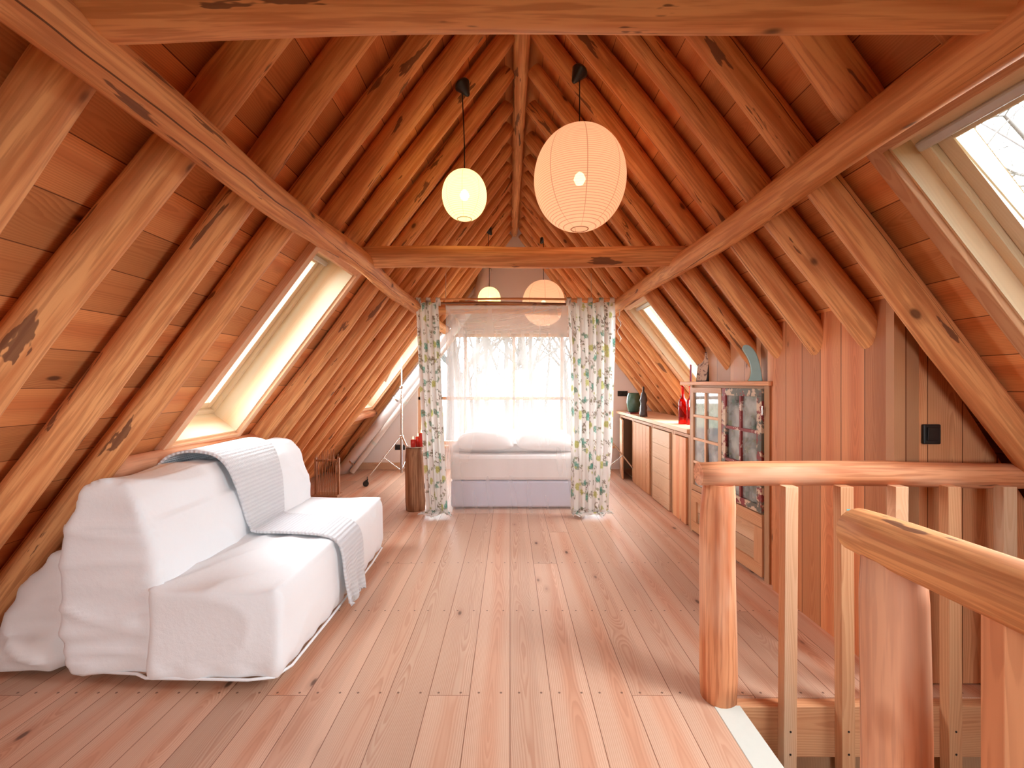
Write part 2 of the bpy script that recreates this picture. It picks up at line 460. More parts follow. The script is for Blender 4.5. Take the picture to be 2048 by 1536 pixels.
class MB:
    """collects faces with metric UVs"""
    def __init__(s):
        s.v, s.f, s.u, s.mi, s.sm = [], [], [], [], []
    def face(s, pts, uvs=None, mi=0, smooth=False):
        i = len(s.v)
        s.v += [tuple(p) for p in pts]
        s.f.append(tuple(range(i, i + len(pts))))
        s.u.append(uvs if uvs else [(0, 0)] * len(pts))
        s.mi.append(mi); s.sm.append(smooth)
    def box(s, c, d, rot=None, mi=0, voff=None):
        hx, hy, hz = d[0] / 2, d[1] / 2, d[2] / 2
        P = [Vector((sx * hx, sy * hy, sz * hz)) for sx in (-1, 1) for sy in (-1, 1) for sz in (-1, 1)]
        F = [((0, 1, 3, 2), 1, 2), ((4, 6, 7, 5), 1, 2), ((0, 4, 5, 1), 0, 2), ((2, 3, 7, 6), 0, 2), ((0, 2, 6, 4), 0, 1), ((1, 5, 7, 3), 0, 1)]
        L = max(range(3), key=lambda k: d[k])
        if voff is None:
            voff = random.random() * 20
        c = Vector(c)
        for idx, a, b in F:
            if a == L:
                a, b = b, a
            uvs = [(P[i][a], P[i][b] + voff) for i in idx]
            pts = [(rot @ P[i] if rot is not None else P[i]) + c for i in idx]
            s.face(pts, uvs, mi)
    def prism(s, poly, axis, a0, a1, mi=0, uvf=None):
        """poly: 2D points in the plane normal to axis (x: (y,z), y: (x,z), z: (x,y))"""
        def P(p, a):
            return {'x': (a, p[0], p[1]), 'y': (p[0], a, p[1]), 'z': (p[0], p[1], a)}[axis]
        A = [P(p, a0) for p in poly]; B = [P(p, a1) for p in poly]
        uvf = uvf or (lambda q: (q[0] + q[1], q[2]))
        s.face(A, [uvf(q) for q in A], mi); s.face(B[::-1], [uvf(q) for q in B[::-1]], mi)
        n = len(poly)
        for i in range(n):
            j = (i + 1) % n
            q = [A[j], A[i], B[i], B[j]]
            s.face(q, [uvf(k) for k in q], mi)
    def tube(s, path, rad, seg=12, mi=0, cap=True):
        path = [Vector(p) for p in path]
        if not isinstance(rad, (list, tuple)):
            rad = [rad] * len(path)
        rings = []
        n = None
        for i, p in enumerate(path):
            d = (path[min(i + 1, len(path) - 1)] - path[max(i - 1, 0)]).normalized()
            if n is None:
                n = d.cross(Vector((0, 0, 1)))
                if n.length < .05:
                    n = d.cross(Vector((0, 1, 0)))
                n.normalize()
            else:
                n = (n - d * n.dot(d)).normalized()
            b = d.cross(n)
            rings.append([p + (n * math.cos(2 * math.pi * k / seg) + b * math.sin(2 * math.pi * k / seg)) * rad[i] for k in range(seg)])
        i0 = len(s.v)
        for r in rings:
            s.v += [tuple(q) for q in r]
        for i in range(len(rings) - 1):
            for k in range(seg):
                a = i0 + i * seg + k; b = i0 + i * seg + (k + 1) % seg
                s.f.append((a, b, b + seg, a + seg)); s.u.append([(0, 0)] * 4); s.mi.append(mi); s.sm.append(True)
        if cap:
            s.face(rings[0][::-1], None, mi); s.face(rings[-1], None, mi)
    def lathe(s, prof, c=(0, 0, 0), seg=24, mi=0, close=False):
        c = Vector(c)
        i0 = len(s.v)
        for r, z in prof:
            for k in range(seg):
                a = 2 * math.pi * k / seg
                s.v.append((c.x + r * math.cos(a), c.y + r * math.sin(a), c.z + z))
        for i in range(len(prof) - 1):
            for k in range(seg):
                a = i0 + i * seg + k; b = i0 + i * seg + (k + 1) % seg
                s.f.append((a, b, b + seg, a + seg)); s.u.append([(0, 0)] * 4); s.mi.append(mi); s.sm.append(True)
        if close:
            s.f.append(tuple(i0 + k for k in range(seg))[::-1]); s.u.append([(0, 0)] * seg); s.mi.append(mi); s.sm.append(False)
            j = i0 + (len(prof) - 1) * seg
            s.f.append(tuple(j + k for k in range(seg))); s.u.append([(0, 0)] * seg); s.mi.append(mi); s.sm.append(False)
    def mesh(s, name, weld=False):
        me = bpy.data.meshes.new(name)
        me.from_pydata(s.v, [], s.f)
        uvl = me.uv_layers.new(name='uv')
        flat = [c for u in s.u for p in u for c in p]
        uvl.data.foreach_set('uv', flat)
        me.polygons.foreach_set('material_index', s.mi)
        me.polygons.foreach_set('use_smooth', s.sm)
        if weld:
            bm = bmesh.new(); bm.from_mesh(me)
            bmesh.ops.remove_doubles(bm, verts=bm.verts, dist=1e-5)
            bmesh.ops.recalc_face_normals(bm, faces=bm.faces)
            bm.to_mesh(me); bm.free()
        me.update()
        return me
    def build(s, name, mat, parent=None, loc=None, bevel=0., weld=None):
        me = s.mesh(name, weld if weld is not None else bevel > 0)
        o = link(name, me, mat, parent, loc)
        if bevel > 0:
            b = o.modifiers.new('bevel', 'BEVEL'); b.width = bevel; b.segments = 2; b.limit_method = 'ANGLE'
        return o

def boxobj(name, c, d, mat, parent=None, bevel=.003, rot=None):
    m = MB(); m.box(c, d, rot)
    return m.build(name, mat, parent, bevel=bevel)

def frame_boxes(m, x0, x1, z0, z1, w, y0, y1, mi=0, axis='y'):
    """rectangular frame in the x-z plane"""
    yc, yd = (y0 + y1) / 2, y1 - y0
    for c, d in ((((x0 + x1) / 2, z0 + w / 2), (x1 - x0, w)), (((x0 + x1) / 2, z1 - w / 2), (x1 - x0, w)),
                 ((x0 + w / 2, (z0 + z1) / 2), (w, z1 - z0 - 2 * w)), ((x1 - w / 2, (z0 + z1) / 2), (w, z1 - z0 - 2 * w))):
        m.box((c[0], yc, c[1]), (d[0], yd, d[1]), mi=mi)

def make_log(name, p0, p1, r0, r1, mat='log', seed=0, bend=.012, bump=.035, seg=20, rnd=True):
    """a peeled, slightly crooked log from p0 to p1, local z along its length"""
    p0, p1 = Vector(p0), Vector(p1)
    L = (p1 - p0).length
    n = max(6, int(L / .09))
    rg = random.Random(seed)
    o1, o2 = rg.uniform(0, 100), rg.uniform(0, 100)
    knots = [(rg.uniform(0, L), rg.uniform(0, 6.28), rg.uniform(.04, .11)) for _ in range(int(L * 2.2))]
    vs, fs = [], []
    for i in range(n + 1):
        t = i / n
        z = t * L
        cx = bend * (noise.noise(Vector((z * .8, o1, 0))) * 2) * math.sin(math.pi * min(1, max(0, t)) * .9 + .15)
        cyy = bend * (noise.noise(Vector((z * .8, o2, 5))) * 2) * math.sin(math.pi * t * .9 + .15)
        r = r0 + (r1 - r0) * t
        for k in range(seg):
            a = 2 * math.pi * k / seg
            rr = r * (1 + bump * noise.noise(Vector((math.cos(a) * 1.5 + o1, math.sin(a) * 1.5, z * 2.2))))
            for kz, ka, kh in knots:
                dz = (z - kz) / .05
                if abs(dz) < 2.5:
                    da = (a - ka + math.pi) % (2 * math.pi) - math.pi
                    rr += r * kh * math.exp(-dz * dz) * math.exp(-(da / .45) ** 2)
            if i == 0 or i == n:
                rr *= .93
            zz = z + (.012 if i == 0 else 0) * 0
            vs.append((cx + rr * math.cos(a), cyy + rr * math.sin(a), zz))
    for i in range(n):
        for k in range(seg):
            a = i * seg + k; b = i * seg + (k + 1) % seg
            fs.append((a, b, b + seg, a + seg))
    fs.append(tuple(range(seg))[::-1]); fs.append(tuple(n * seg + k for k in range(seg)))
    me = bpy.data.meshes.new(name)
    me.from_pydata(vs, [], fs)
    me.polygons.foreach_set('use_smooth', [len(f) == 4 for f in fs])
    o = link(name, me, mat)
    o.location = p0
    o.rotation_mode = 'QUATERNION'
    o.rotation_quaternion = (p1 - p0).to_track_quat('Z', 'Y')
    return o

def soft(name, builder, voxel, smooth, disp, mat, parent=None, up=1.0):
    """block shape -> remeshed, smoothed and wrinkled cloth-covered body"""
    me = builder.mesh(name + '_cage', weld=True)
    o = link(name, me)
    r = o.modifiers.new('r', 'REMESH'); r.mode = 'VOXEL'; r.voxel_size = voxel
    s = o.modifiers.new('s', 'SMOOTH'); s.iterations = smooth; s.factor = .5
    dg = bpy.context.evaluated_depsgraph_get()
    nm = bpy.data.meshes.new_from_object(o.evaluated_get(dg))
    bpy.data.objects.remove(o, do_unlink=True); bpy.data.meshes.remove(me)
    nm.name = name
    if disp:
        co = [v.co.copy() for v in nm.vertices]
        no = [v.normal.copy() for v in nm.vertices]
        for v, c, n in zip(nm.vertices, co, no):
            v.co = c + n * disp(c, n)
    nm.materials.clear()
    nm.polygons.foreach_set('use_smooth', [True] * len(nm.polygons))
    return link(name, nm, mat, parent)

def wr(c, sc, st=(1, 1, 1), off=0.):
    """ridged wrinkle noise"""
    q = Vector((c.x * sc * st[0] + off, c.y * sc * st[1], c.z * sc * st[2]))
    q += Vector((noise.noise(q * .5), noise.noise(q * .5 + Vector((7, 0, 0))), 0)) * 1.2
    return 1 - 2 * abs(noise.noise(q)) ** .7

# ------------------------------------------------------------------ the setting
HX0 = 0.82                      # stairwell edge
m = MB()
uvf = lambda q: (q[0], q[1])
for x0, x1, y0, y1 in ((-2.80, HX0, BY, GY + .02), (HX0, 2.95, 1.80, GY + .02)):
    m.prism([(x0, y0), (x1, y0), (x1, y1), (x0, y1)], 'z', -.03, 0, uvf=uvf)
tag(m.build('floor', 'floor'), 'wide pine floorboards with nail rows', kind='structure')

def slope(side):
    CS, SN, TAN = math.cos(THS[side]), math.sin(THS[side]), TANS[side]
    """matrix of the sloping ceiling: x along the room, y up the slope, z outward"""
    if side < 0:
        X, U, Nn, base = Vector((0, -1, 0)), Vector((CS, 0, SN)), Vector((-SN, 0, CS)), Vector((AX - C0 / TAN, 0, 0))
    else:
        X, U, Nn, base = Vector((0, 1, 0)), Vector((-CS, 0, SN)), Vector((SN, 0, CS)), Vector((AX + C0 / TAN, 0, 0))
    return Matrix(((X.x, U.x, Nn.x, base.x), (X.y, U.y, Nn.y, base.y), (X.z, U.z, Nn.z, base.z), (0, 0, 0, 1)))

SKS = {-1: (1.20, 2.62), 1: (1.20, 2.68)}             # skylight openings along the slope
SKYL = {-1: [(2.51, 3.14), (5.50, 6.22)], 1: [(.75, 1.50), (4.03, 4.76)]}
DEPTHS = {-1: .25, 1: .12}
for side in (-1, 1):
    m = MB()
    ys = sorted([BY, GY] + [y for h in SKYL[side] for y in h])
    S0, S1 = SKS[side]
    ss = [-.25, S0, S1, C0 / math.sin(THS[side]) + .02]
    sg = side
    for i in range(len(ys) - 1):
        for j in range(3):
            if j == 1 and any(abs(ys[i] - h[0]) < 1e-6 for h in SKYL[side]):
                continue
            a, b = sorted((ys[i] * sg, ys[i + 1] * sg))
            m.prism([(a, ss[j]), (b, ss[j]), (b, ss[j + 1]), (a, ss[j + 1])], 'z', 0, DEPTHS[side], uvf=lambda q: (q[1], q[0]))
    o = m.build('ceiling', 'ceil')
    o.matrix_world = slope(side)
    tag(o, 'boarded sloping ceiling over the %s' % ('sofa' if side < 0 else 'cabinets'), kind='structure')

# gable walls
WX0, WX1, WZ0, WZ1 = -1.40, 1.52, .36, 2.05
WZC = 1.58                      # the window's upper corners are cut off under the rafters
def zc(x):
    return C0 - TANS[-1 if x < AX else 1] * abs(x - AX)
def gable(name, y0, y1, wx0, wx1, wz0, wz1, cut, wzc):
    m = MB()
    e, e2 = C0 / TANS[-1], C0 / TANS[1]
    m.prism([(AX - e, 0), (wx0, 0), (wx0, zc(wx0))], 'y', y0, y1)
    m.prism([(wx1, 0), (AX + e2, 0), (wx1, zc(wx1))], 'y', y0, y1)
    m.prism([(wx0, 0), (wx1, 0), (wx1, wz0), (wx0, wz0)], 'y', y0, y1)
    m.prism([(wx0, wzc), (wx0 + cut, wz1), (wx0 + cut, zc(wx0 + cut)), (wx0, zc(wx0))], 'y', y0, y1)
    m.prism([(wx1 - cut, wz1), (wx1, wzc), (wx1, zc(wx1)), (wx1 - cut, zc(wx1 - cut))], 'y', y0, y1)
    m.prism([(wx0 + cut, wz1), (wx1 - cut, wz1), (wx1 - cut, zc(wx1 - cut)), (AX, C0), (wx0 + cut, zc(wx0 + cut))], 'y', y0, y1)
    return m.build(name, 'plaster')
tag(gable('wall_front', GY, GY + .25, WX0, WX1, WZ0, WZ1, .33, WZC), 'cream plaster gable wall around the big window', kind='structure')
tag(gable('wall_back', BY - .25, BY, -.65, .75, .75, 1.85, .1, 1.75), kind='structure')  # opening sized for the fill light of the added rear window
tag(boxobj('baseboard_front', ((-2.75 + WX0) / 2 + .1, GY - .012, .05), (WX0 + 2.75, .024, .1), 'pine'), kind='structure')

# big window in the far gable
w1 = tag(empty('window_1', (0, GY, 0)), kind='structure')
m = MB()
fy0, fy1 = .06, .13
fw = .055
def bar(m, p, q, w, y0=fy0, y1=fy1):
    p, q = Vector(p), Vector(q)
    d = (q - p); L = d.length
    a = math.atan2(d.y, d.x)
    m.box(((p.x + q.x) / 2, (y0 + y1) / 2, (p.y + q.y) / 2), (L, y1 - y0, w), Matrix.Rotation(-a, 3, 'Y'))
out = [(WX0, WZ0), (WX1, WZ0), (WX1, WZC), (WX1 - .33, WZ1), (WX0 + .33, WZ1), (WX0, WZC)]
cxm = (WX0 + WX1) / 2; czm = (WZ0 + WZ1) / 2
ins = [(x + (.02 if x < cxm else -.02), z + (.025 if z < czm else -.02)) for x, z in out]
for i in range(6):
    bar(m, ins[i], ins[(i + 1) % 6], fw)
for x in (-.68, .06, .79):
    bar(m, (x, WZ0), (x, WZ1), .045)
bar(m, (WX0, 1.066), (WX1, 1.066), .05)
m.build('window_frame', 'pine', w1, bevel=.004)
g = MB(); g.prism(out, 'y', .095, .101); g.build('pane', 'glass', w1)
m = MB(); m.box((cxm, .0, WZ0 - .02), (WX1 - WX0 + .1, .14, .035)); m.build('window_sill', 'pine', w1, bevel=.004)

w2 = tag(empty('window_2', (0, BY, 0)), kind='structure')  # unseen rear window, added as front fill for the sofa end
m = MB()
frame_boxes(m, -.65, .75, .75, 1.85, .06, -.14, -.07)
m.box((.05, -.105, 1.3), (.05, .07, 1.05))
m.build('window_frame', 'timber', w2, bevel=.004)
g = MB(); g.box((.05, -.11, 1.3), (1.55, .006, 1.05)); g.build('pane', 'glass', w2)

# skylights
def skylight(n, side, y0, y1):
    mat = slope(side)
    DEPTH = DEPTHS[side]
    a, b = sorted((y0 * side, y1 * side))
    root = tag(empty('window_%d' % n, mat=mat), kind='structure')
    s0, s1 = S0, S1 = SKS[side]
    t = .016
    m = MB()                                           # reveal boards
    zc_, zd = DEPTH / 2 - .01, DEPTH + .02
    m.box((a + t / 2, (s0 + s1) / 2, zc_), (t, s1 - s0, zd)); m.box((b - t / 2, (s0 + s1) / 2, zc_), (t, s1 - s0, zd))
    # bottom reveal is splayed, top one square
    m.box(((a + b) / 2, s0 + t / 2, zc_), (b - a, t, zd)); m.box(((a + b) / 2, s1 - t / 2, zc_), (b - a, t, zd))
    m.build('reveal', 'sky_pine', root)
    m = MB()                                           # casing boards on the ceiling
    c, th = .045, .045
    A, B, P, Q = a - c, b + c, s0 - c, s1 + c
    m.box((A + c / 2 + .004, (P + Q) / 2, -th / 2), (c + .008, Q - P, th)); m.box((B - c / 2 - .004, (P + Q) / 2, -th / 2), (c + .008, Q - P, th))
    m.box(((A + B) / 2, P + c / 2, -th / 2), (b - a - .01, c + .008, th)); m.box(((A + B) / 2, Q - c / 2, -th / 2), (b - a - .01, c + .008, th))
    m.build('casing', 'timber' if n == 4 else 'pine', root, bevel=.003)
    m = MB()                                           # window frame, then the opening sash
    def fr(m, x0, x1, q0, q1, w, z0, z1):
        zz, dz = (z0 + z1) / 2, z1 - z0
        m.box((x0 + w / 2, (q0 + q1) / 2, zz), (w, q1 - q0, dz)); m.box((x1 - w / 2, (q0 + q1) / 2, zz), (w, q1 - q0, dz))
        m.box(((x0 + x1) / 2, q0 + w / 2, zz), (x1 - x0 - 2 * w, w, dz)); m.box(((x0 + x1) / 2, q1 - w / 2, zz), (x1 - x0 - 2 * w, w, dz))
    fr(m, a + t, b - t, s0 + t, s1 - t, .035, DEPTH - .07, DEPTH + .03)
    m.build('window_frame', 'sky_pine', root, bevel=.002)
    m = MB()
    fr(m, a + t + .035, b - t - .035, s0 + t + .035, s1 - t - .035, .048, DEPTH - .045, DEPTH + .03)
    sash = m.build('sash', 'sky_pine', root, bevel=.004)
    m = MB(); m.box(((a + b) / 2, (s0 + s1) / 2, DEPTH + .01), (b - a - .17, s1 - s0 - .17, .006)); m.build('pane', 'glass', sash)
    m = MB(); m.box(((a + b) / 2, s1 - t - .045, DEPTH - .075), (b - a - .06, .035, .03)); m.build('vent_bar', 'greybar', root, bevel=.008)
    m = MB(); fr(m, a - .02, b + .02, s0 - .02, s1 + .02, .05, DEPTH + .03, DEPTH + .09); m.build('flashing', 'greybar', root)
    # daylight portal in the opening
    pl = bpy.data.lights.new('portal', 'AREA'); pl.shape = 'RECTANGLE'
    pl.size = b - a; pl.size_y = s1 - s0; pl.cycles.is_portal = True
    po = bpy.data.objects.new('skylight_portal', pl); COL.objects.link(po)
    po.matrix_world = mat @ Matrix.Translation(((a + b) / 2, (s0 + s1) / 2, DEPTH + .1))
skylight(3, -1, *SKYL[-1][0]); skylight(4, 1, *SKYL[1][0]); skylight(5, -1, *SKYL[-1][1]); skylight(6, 1, *SKYL[1][1])
for loc, rx, sx, sy in (((.06, GY + .3, 1.2), -90, 2.95, 1.75), ((.05, BY - .3, 1.3), 90, 1.65, 1.15)):
    pl = bpy.data.lights.new('portal', 'AREA'); pl.shape = 'RECTANGLE'; pl.size = sx; pl.size_y = sy; pl.cycles.is_portal = True
    po = bpy.data.objects.new('window_portal', pl); COL.objects.link(po)
    po.location = loc; po.rotation_euler = (R(rx), 0, 0)

# plank partition on the cabinet side: smooth planks, rough planks over the cabinet, cross wall
def plankwall(name, mat, x, y0, y1, z0, face='x', zt=None, label=None):
    m = MB()
    u = lambda q: ((q[1] if face == 'x' else q[0]), q[2])
    if face == 'x':
        m.prism([(y0, z0), (y1, z0), (y1, zt), (y0, zt)], 'x', x, x + .025, uvf=u)
    o = m.build(name, mat)
    return tag(o, label, kind='structure')
WSX = 1.655
plankwall('wall_side', 'wallp', WSX, 1.86, 2.74, 0, zt=zc(WSX) + .01, label='smooth vertical pine planks')
m = MB(); m.prism([(1.62 + .0, 0), (WSX + .07, 0), (WSX + .07, zc(WSX + .07)), (1.62, zc(1.62))], 'y', 1.835, 1.875, uvf=lambda q: (q[0] - 1.67, q[2]))
tag(m.build('trim_1', 'wallr'), 'rough corner post of the plank partition', kind='structure')
m = MB(); m.box((WSX + .045, 2.79, .77), (.03, .115, 1.60)); tag(m.build('trim_2', 'timber', bevel=.003), kind='structure')
plankwall('wall_partition', 'wallr', 1.70, 2.84, 3.92, 1.27, zt=zc(1.70) + .01, label='rough boards above the glazed cabinet')
m = MB(); m.prism([(1.70, .005), (2.72, .005), (1.70, zc(1.70))], 'y', 1.875, 1.90, uvf=lambda q: (q[0], q[2]))
tag(m.build('wall_cross', 'wallc'), 'lighter cross wall with the switch', kind='structure')
m = MB()
m.prism([(1.725, .88), (AX + (C0 - .88) / TANS[1], .88), (1.725, zc(1.725))], 'y', 3.90, 3.92, uvf=lambda q: (q[0], q[2]))
tag(m.build('wall_end', 'wallr'), kind='structure')

# stair opening: trimmer beam, painted edge, shaft
boxobj_ = boxobj('stair_header_beam', (1.90, 1.779, -.108), (2.0, .048, .205), 'timber')
tag(boxobj_, 'sawn timber edge beam behind the square balusters at the stair opening', 'beam')
m = MB()
m.box(((.82 + .925) / 2, -.40, -.008), (.105, 4.30, .022))
m.box((.917, -.40, -.16), (.016, 4.30, .30))
tag(m.build('stair_edge_trim', 'white', bevel=.002), 'white painted edging strip along the stair opening', 'trim')
m = MB()
m.prism([(.80, BY), (.82, BY), (.82, 1.80), (.80, 1.80)], 'z', -2.6, -.03)
m.prism([(.80, 1.80), (2.95, 1.80), (2.95, 1.82), (.80, 1.82)], 'z', -2.6, -.03)
m.prism([(2.93, BY), (2.95, BY), (2.95, 1.80), (2.93, 1.80)], 'z', -2.6, .05)
m.prism([(.80, BY), (2.95, BY), (2.95, BY + .02), (.80, BY + .02)], 'z', -2.6, 0)
m.prism([(.80, BY), (2.95, BY), (2.95, 1.82), (.80, 1.82)], 'z', -2.62, -2.6)
tag(m.build('wall_stairwell', 'oldwood'), 'wood lined stair shaft', kind='structure')

# ------------------------------------------------------------------ log frame of the roof
ORD = ['first', 'second', 'third', 'fourth', 'fifth', 'sixth', 'seventh', 'eighth', 'ninth', 'tenth', 'eleventh', 'twelfth',
       'thirteenth', 'fourteenth', 'fifteenth', 'sixteenth', 'seventeenth', 'eighteenth']
def rafter(side, y, full, i, r0, r1, top=.0, xend=None):
    def P(z, dy=0):
        return Vector((AX + side * (RA0 - z) / TANS[side], y + dy, z))
    zb = {'full': -.04, 'short': 2.17}[full]
    if xend:
        zb = RA0 - TANS[side] * (xend - AX)
    rg = random.Random(100 * side + i)
    jy = rg.uniform(-.015, .015)
    return make_log('rafter', P(zb, jy), P(RA0 - .115, -jy), r0, r1, 'log', seed=i * 7 + side)
LY = [6.40, 6.05, 5.71, 5.36, 5.03, 4.70, 4.37, 4.04, 3.71, 3.42, 3.05, 2.72, 2.39, 2.07, 1.74, 1.40, 1.06]
LSHORT = {6.05, 5.71, 3.05, 2.72, 2.39}
RY = [6.42, 6.10, 5.78, 5.46, 5.16, 4.88, 4.55, 4.22, 3.84, 3.42, 3.05, 2.70, 2.37, 2.04, 1.74, 1.42, 1.08]
RSHORT = {4.55, 4.22, 1.42, 1.08}
for side, ys, sh in ((-1, LY, LSHORT), (1, RY, RSHORT)):
    sn = 'sofa-side' if side < 0 else 'cabinet-side'
    for i, y in enumerate(ys):
        rr = random.Random(i * 3 + side)
        f = 'short' if y in sh else 'full'
        r0 = rr.uniform(.064, .073); r1 = rr.uniform(.054, .060)
        if f == 'short': r0 = (r0 + r1) / 2
        xe = None
        if side > 0 and f == 'full' and 2.0 < y < 3.9:
            xe = 1.84
        if y < 1.5: r0 *= 1.04
        o = rafter(side, y, f, i, r0, r1, xend=xe)
        tag(o, '%speeled log rafter on the %s slope, %s from the far white gable wall' % ('short ' if f == 'short' else '', sn, ORD[i]),
            'rafter', 'rafters on the %s slope' % sn)
o = make_log('ridge_beam', (AX - .01, GY - .03, 3.545), (AX + .005, -1.0, 3.545), .050, .060, 'log', seed=900, bend=.008)
tag(o, 'long peeled log ridge beam running along the roof peak', 'beam')
PXL, PXR, PZ = -.93, 1.10, 2.035
o = make_log('purlin', (PXL, GY - .02, PZ + .02), (PXL - .01, -.6, PZ), .058, .066, 'log', seed=901, bend=.02)
tag(o, 'peeled log purlin under the rafters on the sofa side', 'beam', 'purlins')
o = make_log('purlin', (PXR, GY - .02, PZ + .03), (PXR + .01, -.6, PZ + .035), .058, .068, 'log', seed=905, bend=.02)
tag(o, 'cracked peeled log purlin under the rafters on the cabinet side', 'beam', 'purlins')
for k, (y, lab) in enumerate(((.93, 'thick log tie beam crossing at the top edge of the photo'), (2.80, 'log tie beam crossing below the two hanging paper lanterns'),
                              (4.72, 'log tie beam crossing just behind the bed canopy rods'))):
    o = make_log('tie_beam', (PXL - .03, y, 2.105), (PXR + .05, y, 2.12), .068, .064, 'log', seed=910 + k, bend=.022)
    tag(o, lab, 'beam', 'tie beams')
# trimmer logs below the skylights
def plane_pt(side, y, a, dz=0):
    return Vector((AX + side * a, y, RA0 - TANS[side] * a + dz))
o = make_log('trimmer_log', plane_pt(-1, 3.38, 2.06), plane_pt(-1, 2.10, 2.06), .052, .058, 'railw', seed=930)
tag(o, 'short horizontal log under the skylight behind the sofa', 'beam')
o = make_log('trimmer_log', plane_pt(-1, 6.38, 2.06), plane_pt(-1, 5.38, 2.06), .05, .052, 'railw', seed=931)
tag(o, 'short pale horizontal log under the skylight near the silver duct', 'beam')

# ------------------------------------------------------------------ railing around the stair opening
o = make_log('handrail', (.775, 1.79, .925), (2.55, 1.79, .915), .050, .052, 'railw', seed=950, bend=.008)
tag(o, 'weathered pale log handrail level across the stair opening', 'handrail')
o = make_log('railing_post', (.862, 1.80, .001), (.865, 1.80, .885), .073, .066, 'railw', seed=951, bend=.006)
tag(o, 'round log post under the end of the pale handrail', 'post')
bx = [1.082, 1.307, 1.516, 1.731, 1.951, 2.165]
bl = ['square wooden baluster next to the round log post', 'square wooden baluster with a small blue mark near its top', 'square wooden baluster partly behind the big near handrail',
      'square wooden baluster with a curled knot, fourth from the log post', 'square wooden baluster in front of the wall edge, fifth from the log post', 'square wooden baluster, sixth from the log post beside the slope']
for i, x in enumerate(bx):
    m = MB()
    ln = 1.20
    rg = random.Random(i)
    m.box((0, 0, 0), (.052, .040, ln))
    o = m.build('baluster', 'pine' if i % 2 == 0 else 'timber', bevel=.002)
    o.location = (x + .026, 1.735, .89 - ln / 2); o.rotation_euler = (0, R(rg.uniform(-.5, .5)), R(rg.uniform(-1, 1)))
    tag(o, bl[i], 'baluster', 'square balusters along the stair opening')
    for z in (-.075, -.165):
        s = MB(); s.tube([(0, -.0195, z - (.89 - ln / 2)), (0, -.0215, z - (.89 - ln / 2))], .004, 8); s.build('screw', 'black', o)
    if i == 1:
        q = MB()
        for k in range(7):
            q.box((.004 + .002 * (k % 2), -.0208, .80 - k * .008 - (.89 - ln / 2)), (.014 - .004 * (k % 3), .0006, .004))
        b = q.build('ink_stamp', plain('turquoise_ink', (.10, .50, .55), .6), o); b['label'] = 'small turquoise stamped mark'
o = make_log('handrail', (.895, 1.12, .922), (.905, -1.2, .925), .061, .064, 'log', seed=960, bend=.012)
tag(o, 'thick reddish log handrail coming towards the viewer over the stair', 'handrail')
o = make_log('railing_post', (.912, 1.03, -.30), (.905, 1.03, .885), .070, .064, 'railw', seed=961, bend=.008)
tag(o, 'thick cracked log post under the near reddish handrail', 'post')
m = MB(); m.box((0, 0, 0), (.060, .040, 1.2)); o = m.build('baluster', 'timber', bevel=.002); o.location = (.90, .785, .28)
tag(o, 'square baluster under the near reddish handrail at the photo edge', 'baluster')

# ------------------------------------------------------------------ sofa
m = MB()
YS0, YS1 = 1.87, 3.32
m.prism([(-1.90, .045), (-1.50, .045), (-1.50, .40), (-1.53, .60), (-1.60, .80), (-1.66, .87), (-1.78, .885), (-1.86, .84), (-1.93, .60), (-1.93, .2)], 'y', YS0, YS1)
def d_back(c, n):
    ty = (c.y - YS0) / (YS1 - YS0)
    d = .018 * math.sin(math.pi * min(1, max(0, ty))) * (1 if abs(n.x) > .5 else 0)
    if n.z > .3 and c.z > .7:
        d -= .035 * math.sin(math.pi * ty) ** 1 * abs(math.sin(2 * math.pi * (ty - .5) * .9 + 1.2))
    if n.y < -.4:                                # gathers on the end face run sideways
        d += .013 * wr(c, 2.2, (1.2, 1, 4.2)) + .012 * math.sin(math.pi * min(1, c.z / .85))
    else:
        d += .010 * wr(c, 2.6, (1, 1, 1.7), 3)
    return d
sofa = tag(empty('sofa', (0, 0, 0)), 'white cotton slipcovered sofa bed under the log rafters', 'sofa')
soft('backrest', m, .016, 14, d_back, 'sofa', sofa)
m = MB()
m.prism([(-1.54, .045), (-.985, .045), (-.965, .12), (-.965, .36), (-.985, .42), (-1.54, .425)], 'y', YS0 - .035, YS1 + .01)
def d_seat(c, n):
    ty = (c.y - YS0) / (YS1 - YS0)
    d = .012 * math.sin(math.pi * min(1, max(0, ty)))
    if n.z > .6:
        d += .018 * wr(Vector((c.x - .4 * c.y, c.y, c.z)), 2.3, (2.2, .8, 1), 11) * .7
    elif n.y < -.4:
        d += .009 * wr(c, 2.5, (1, 1, 2.2), 5)
    else:
        d += .010 * wr(c, 2.3, (1, 1.6, 1), 8)
    if c.z < .1:
        d += .004 * math.sin(c.y * 40 + c.x * 35)
    return d
soft('seat', m, .015, 11, d_seat, 'sofa', sofa)
# piping along the hem and the end seam
m = MB()
hem = [(-1.895, YS0 + .06, .062), (-1.87, YS0 + .008, .058), (-1.6, YS0 - .004, .052), (-1.54, YS0 - .03, .052), (-1.1, YS0 - .042, .052), (-1.0, YS0 - .025, .052), (-.962, YS0 + .05, .055), (-.952, 2.3, .055), (-.952, 3.0, .055), (-.965, YS1 - .04, .057), (-1.02, YS1 + .005, .057)]
m.tube(hem, .006, 8)
m.build('hem_piping', 'sofa', sofa)
for x, y in ((-1.82, 1.97), (-1.08, 1.97), (-1.82, 3.2), (-1.08, 3.2)):
    m = MB(); m.tube([(x - .012, y, .026), (x + .012, y, .026)], .026, 14); m.box((x, y, .055), (.02, .03, .05)); m.build('caster', 'black', sofa)

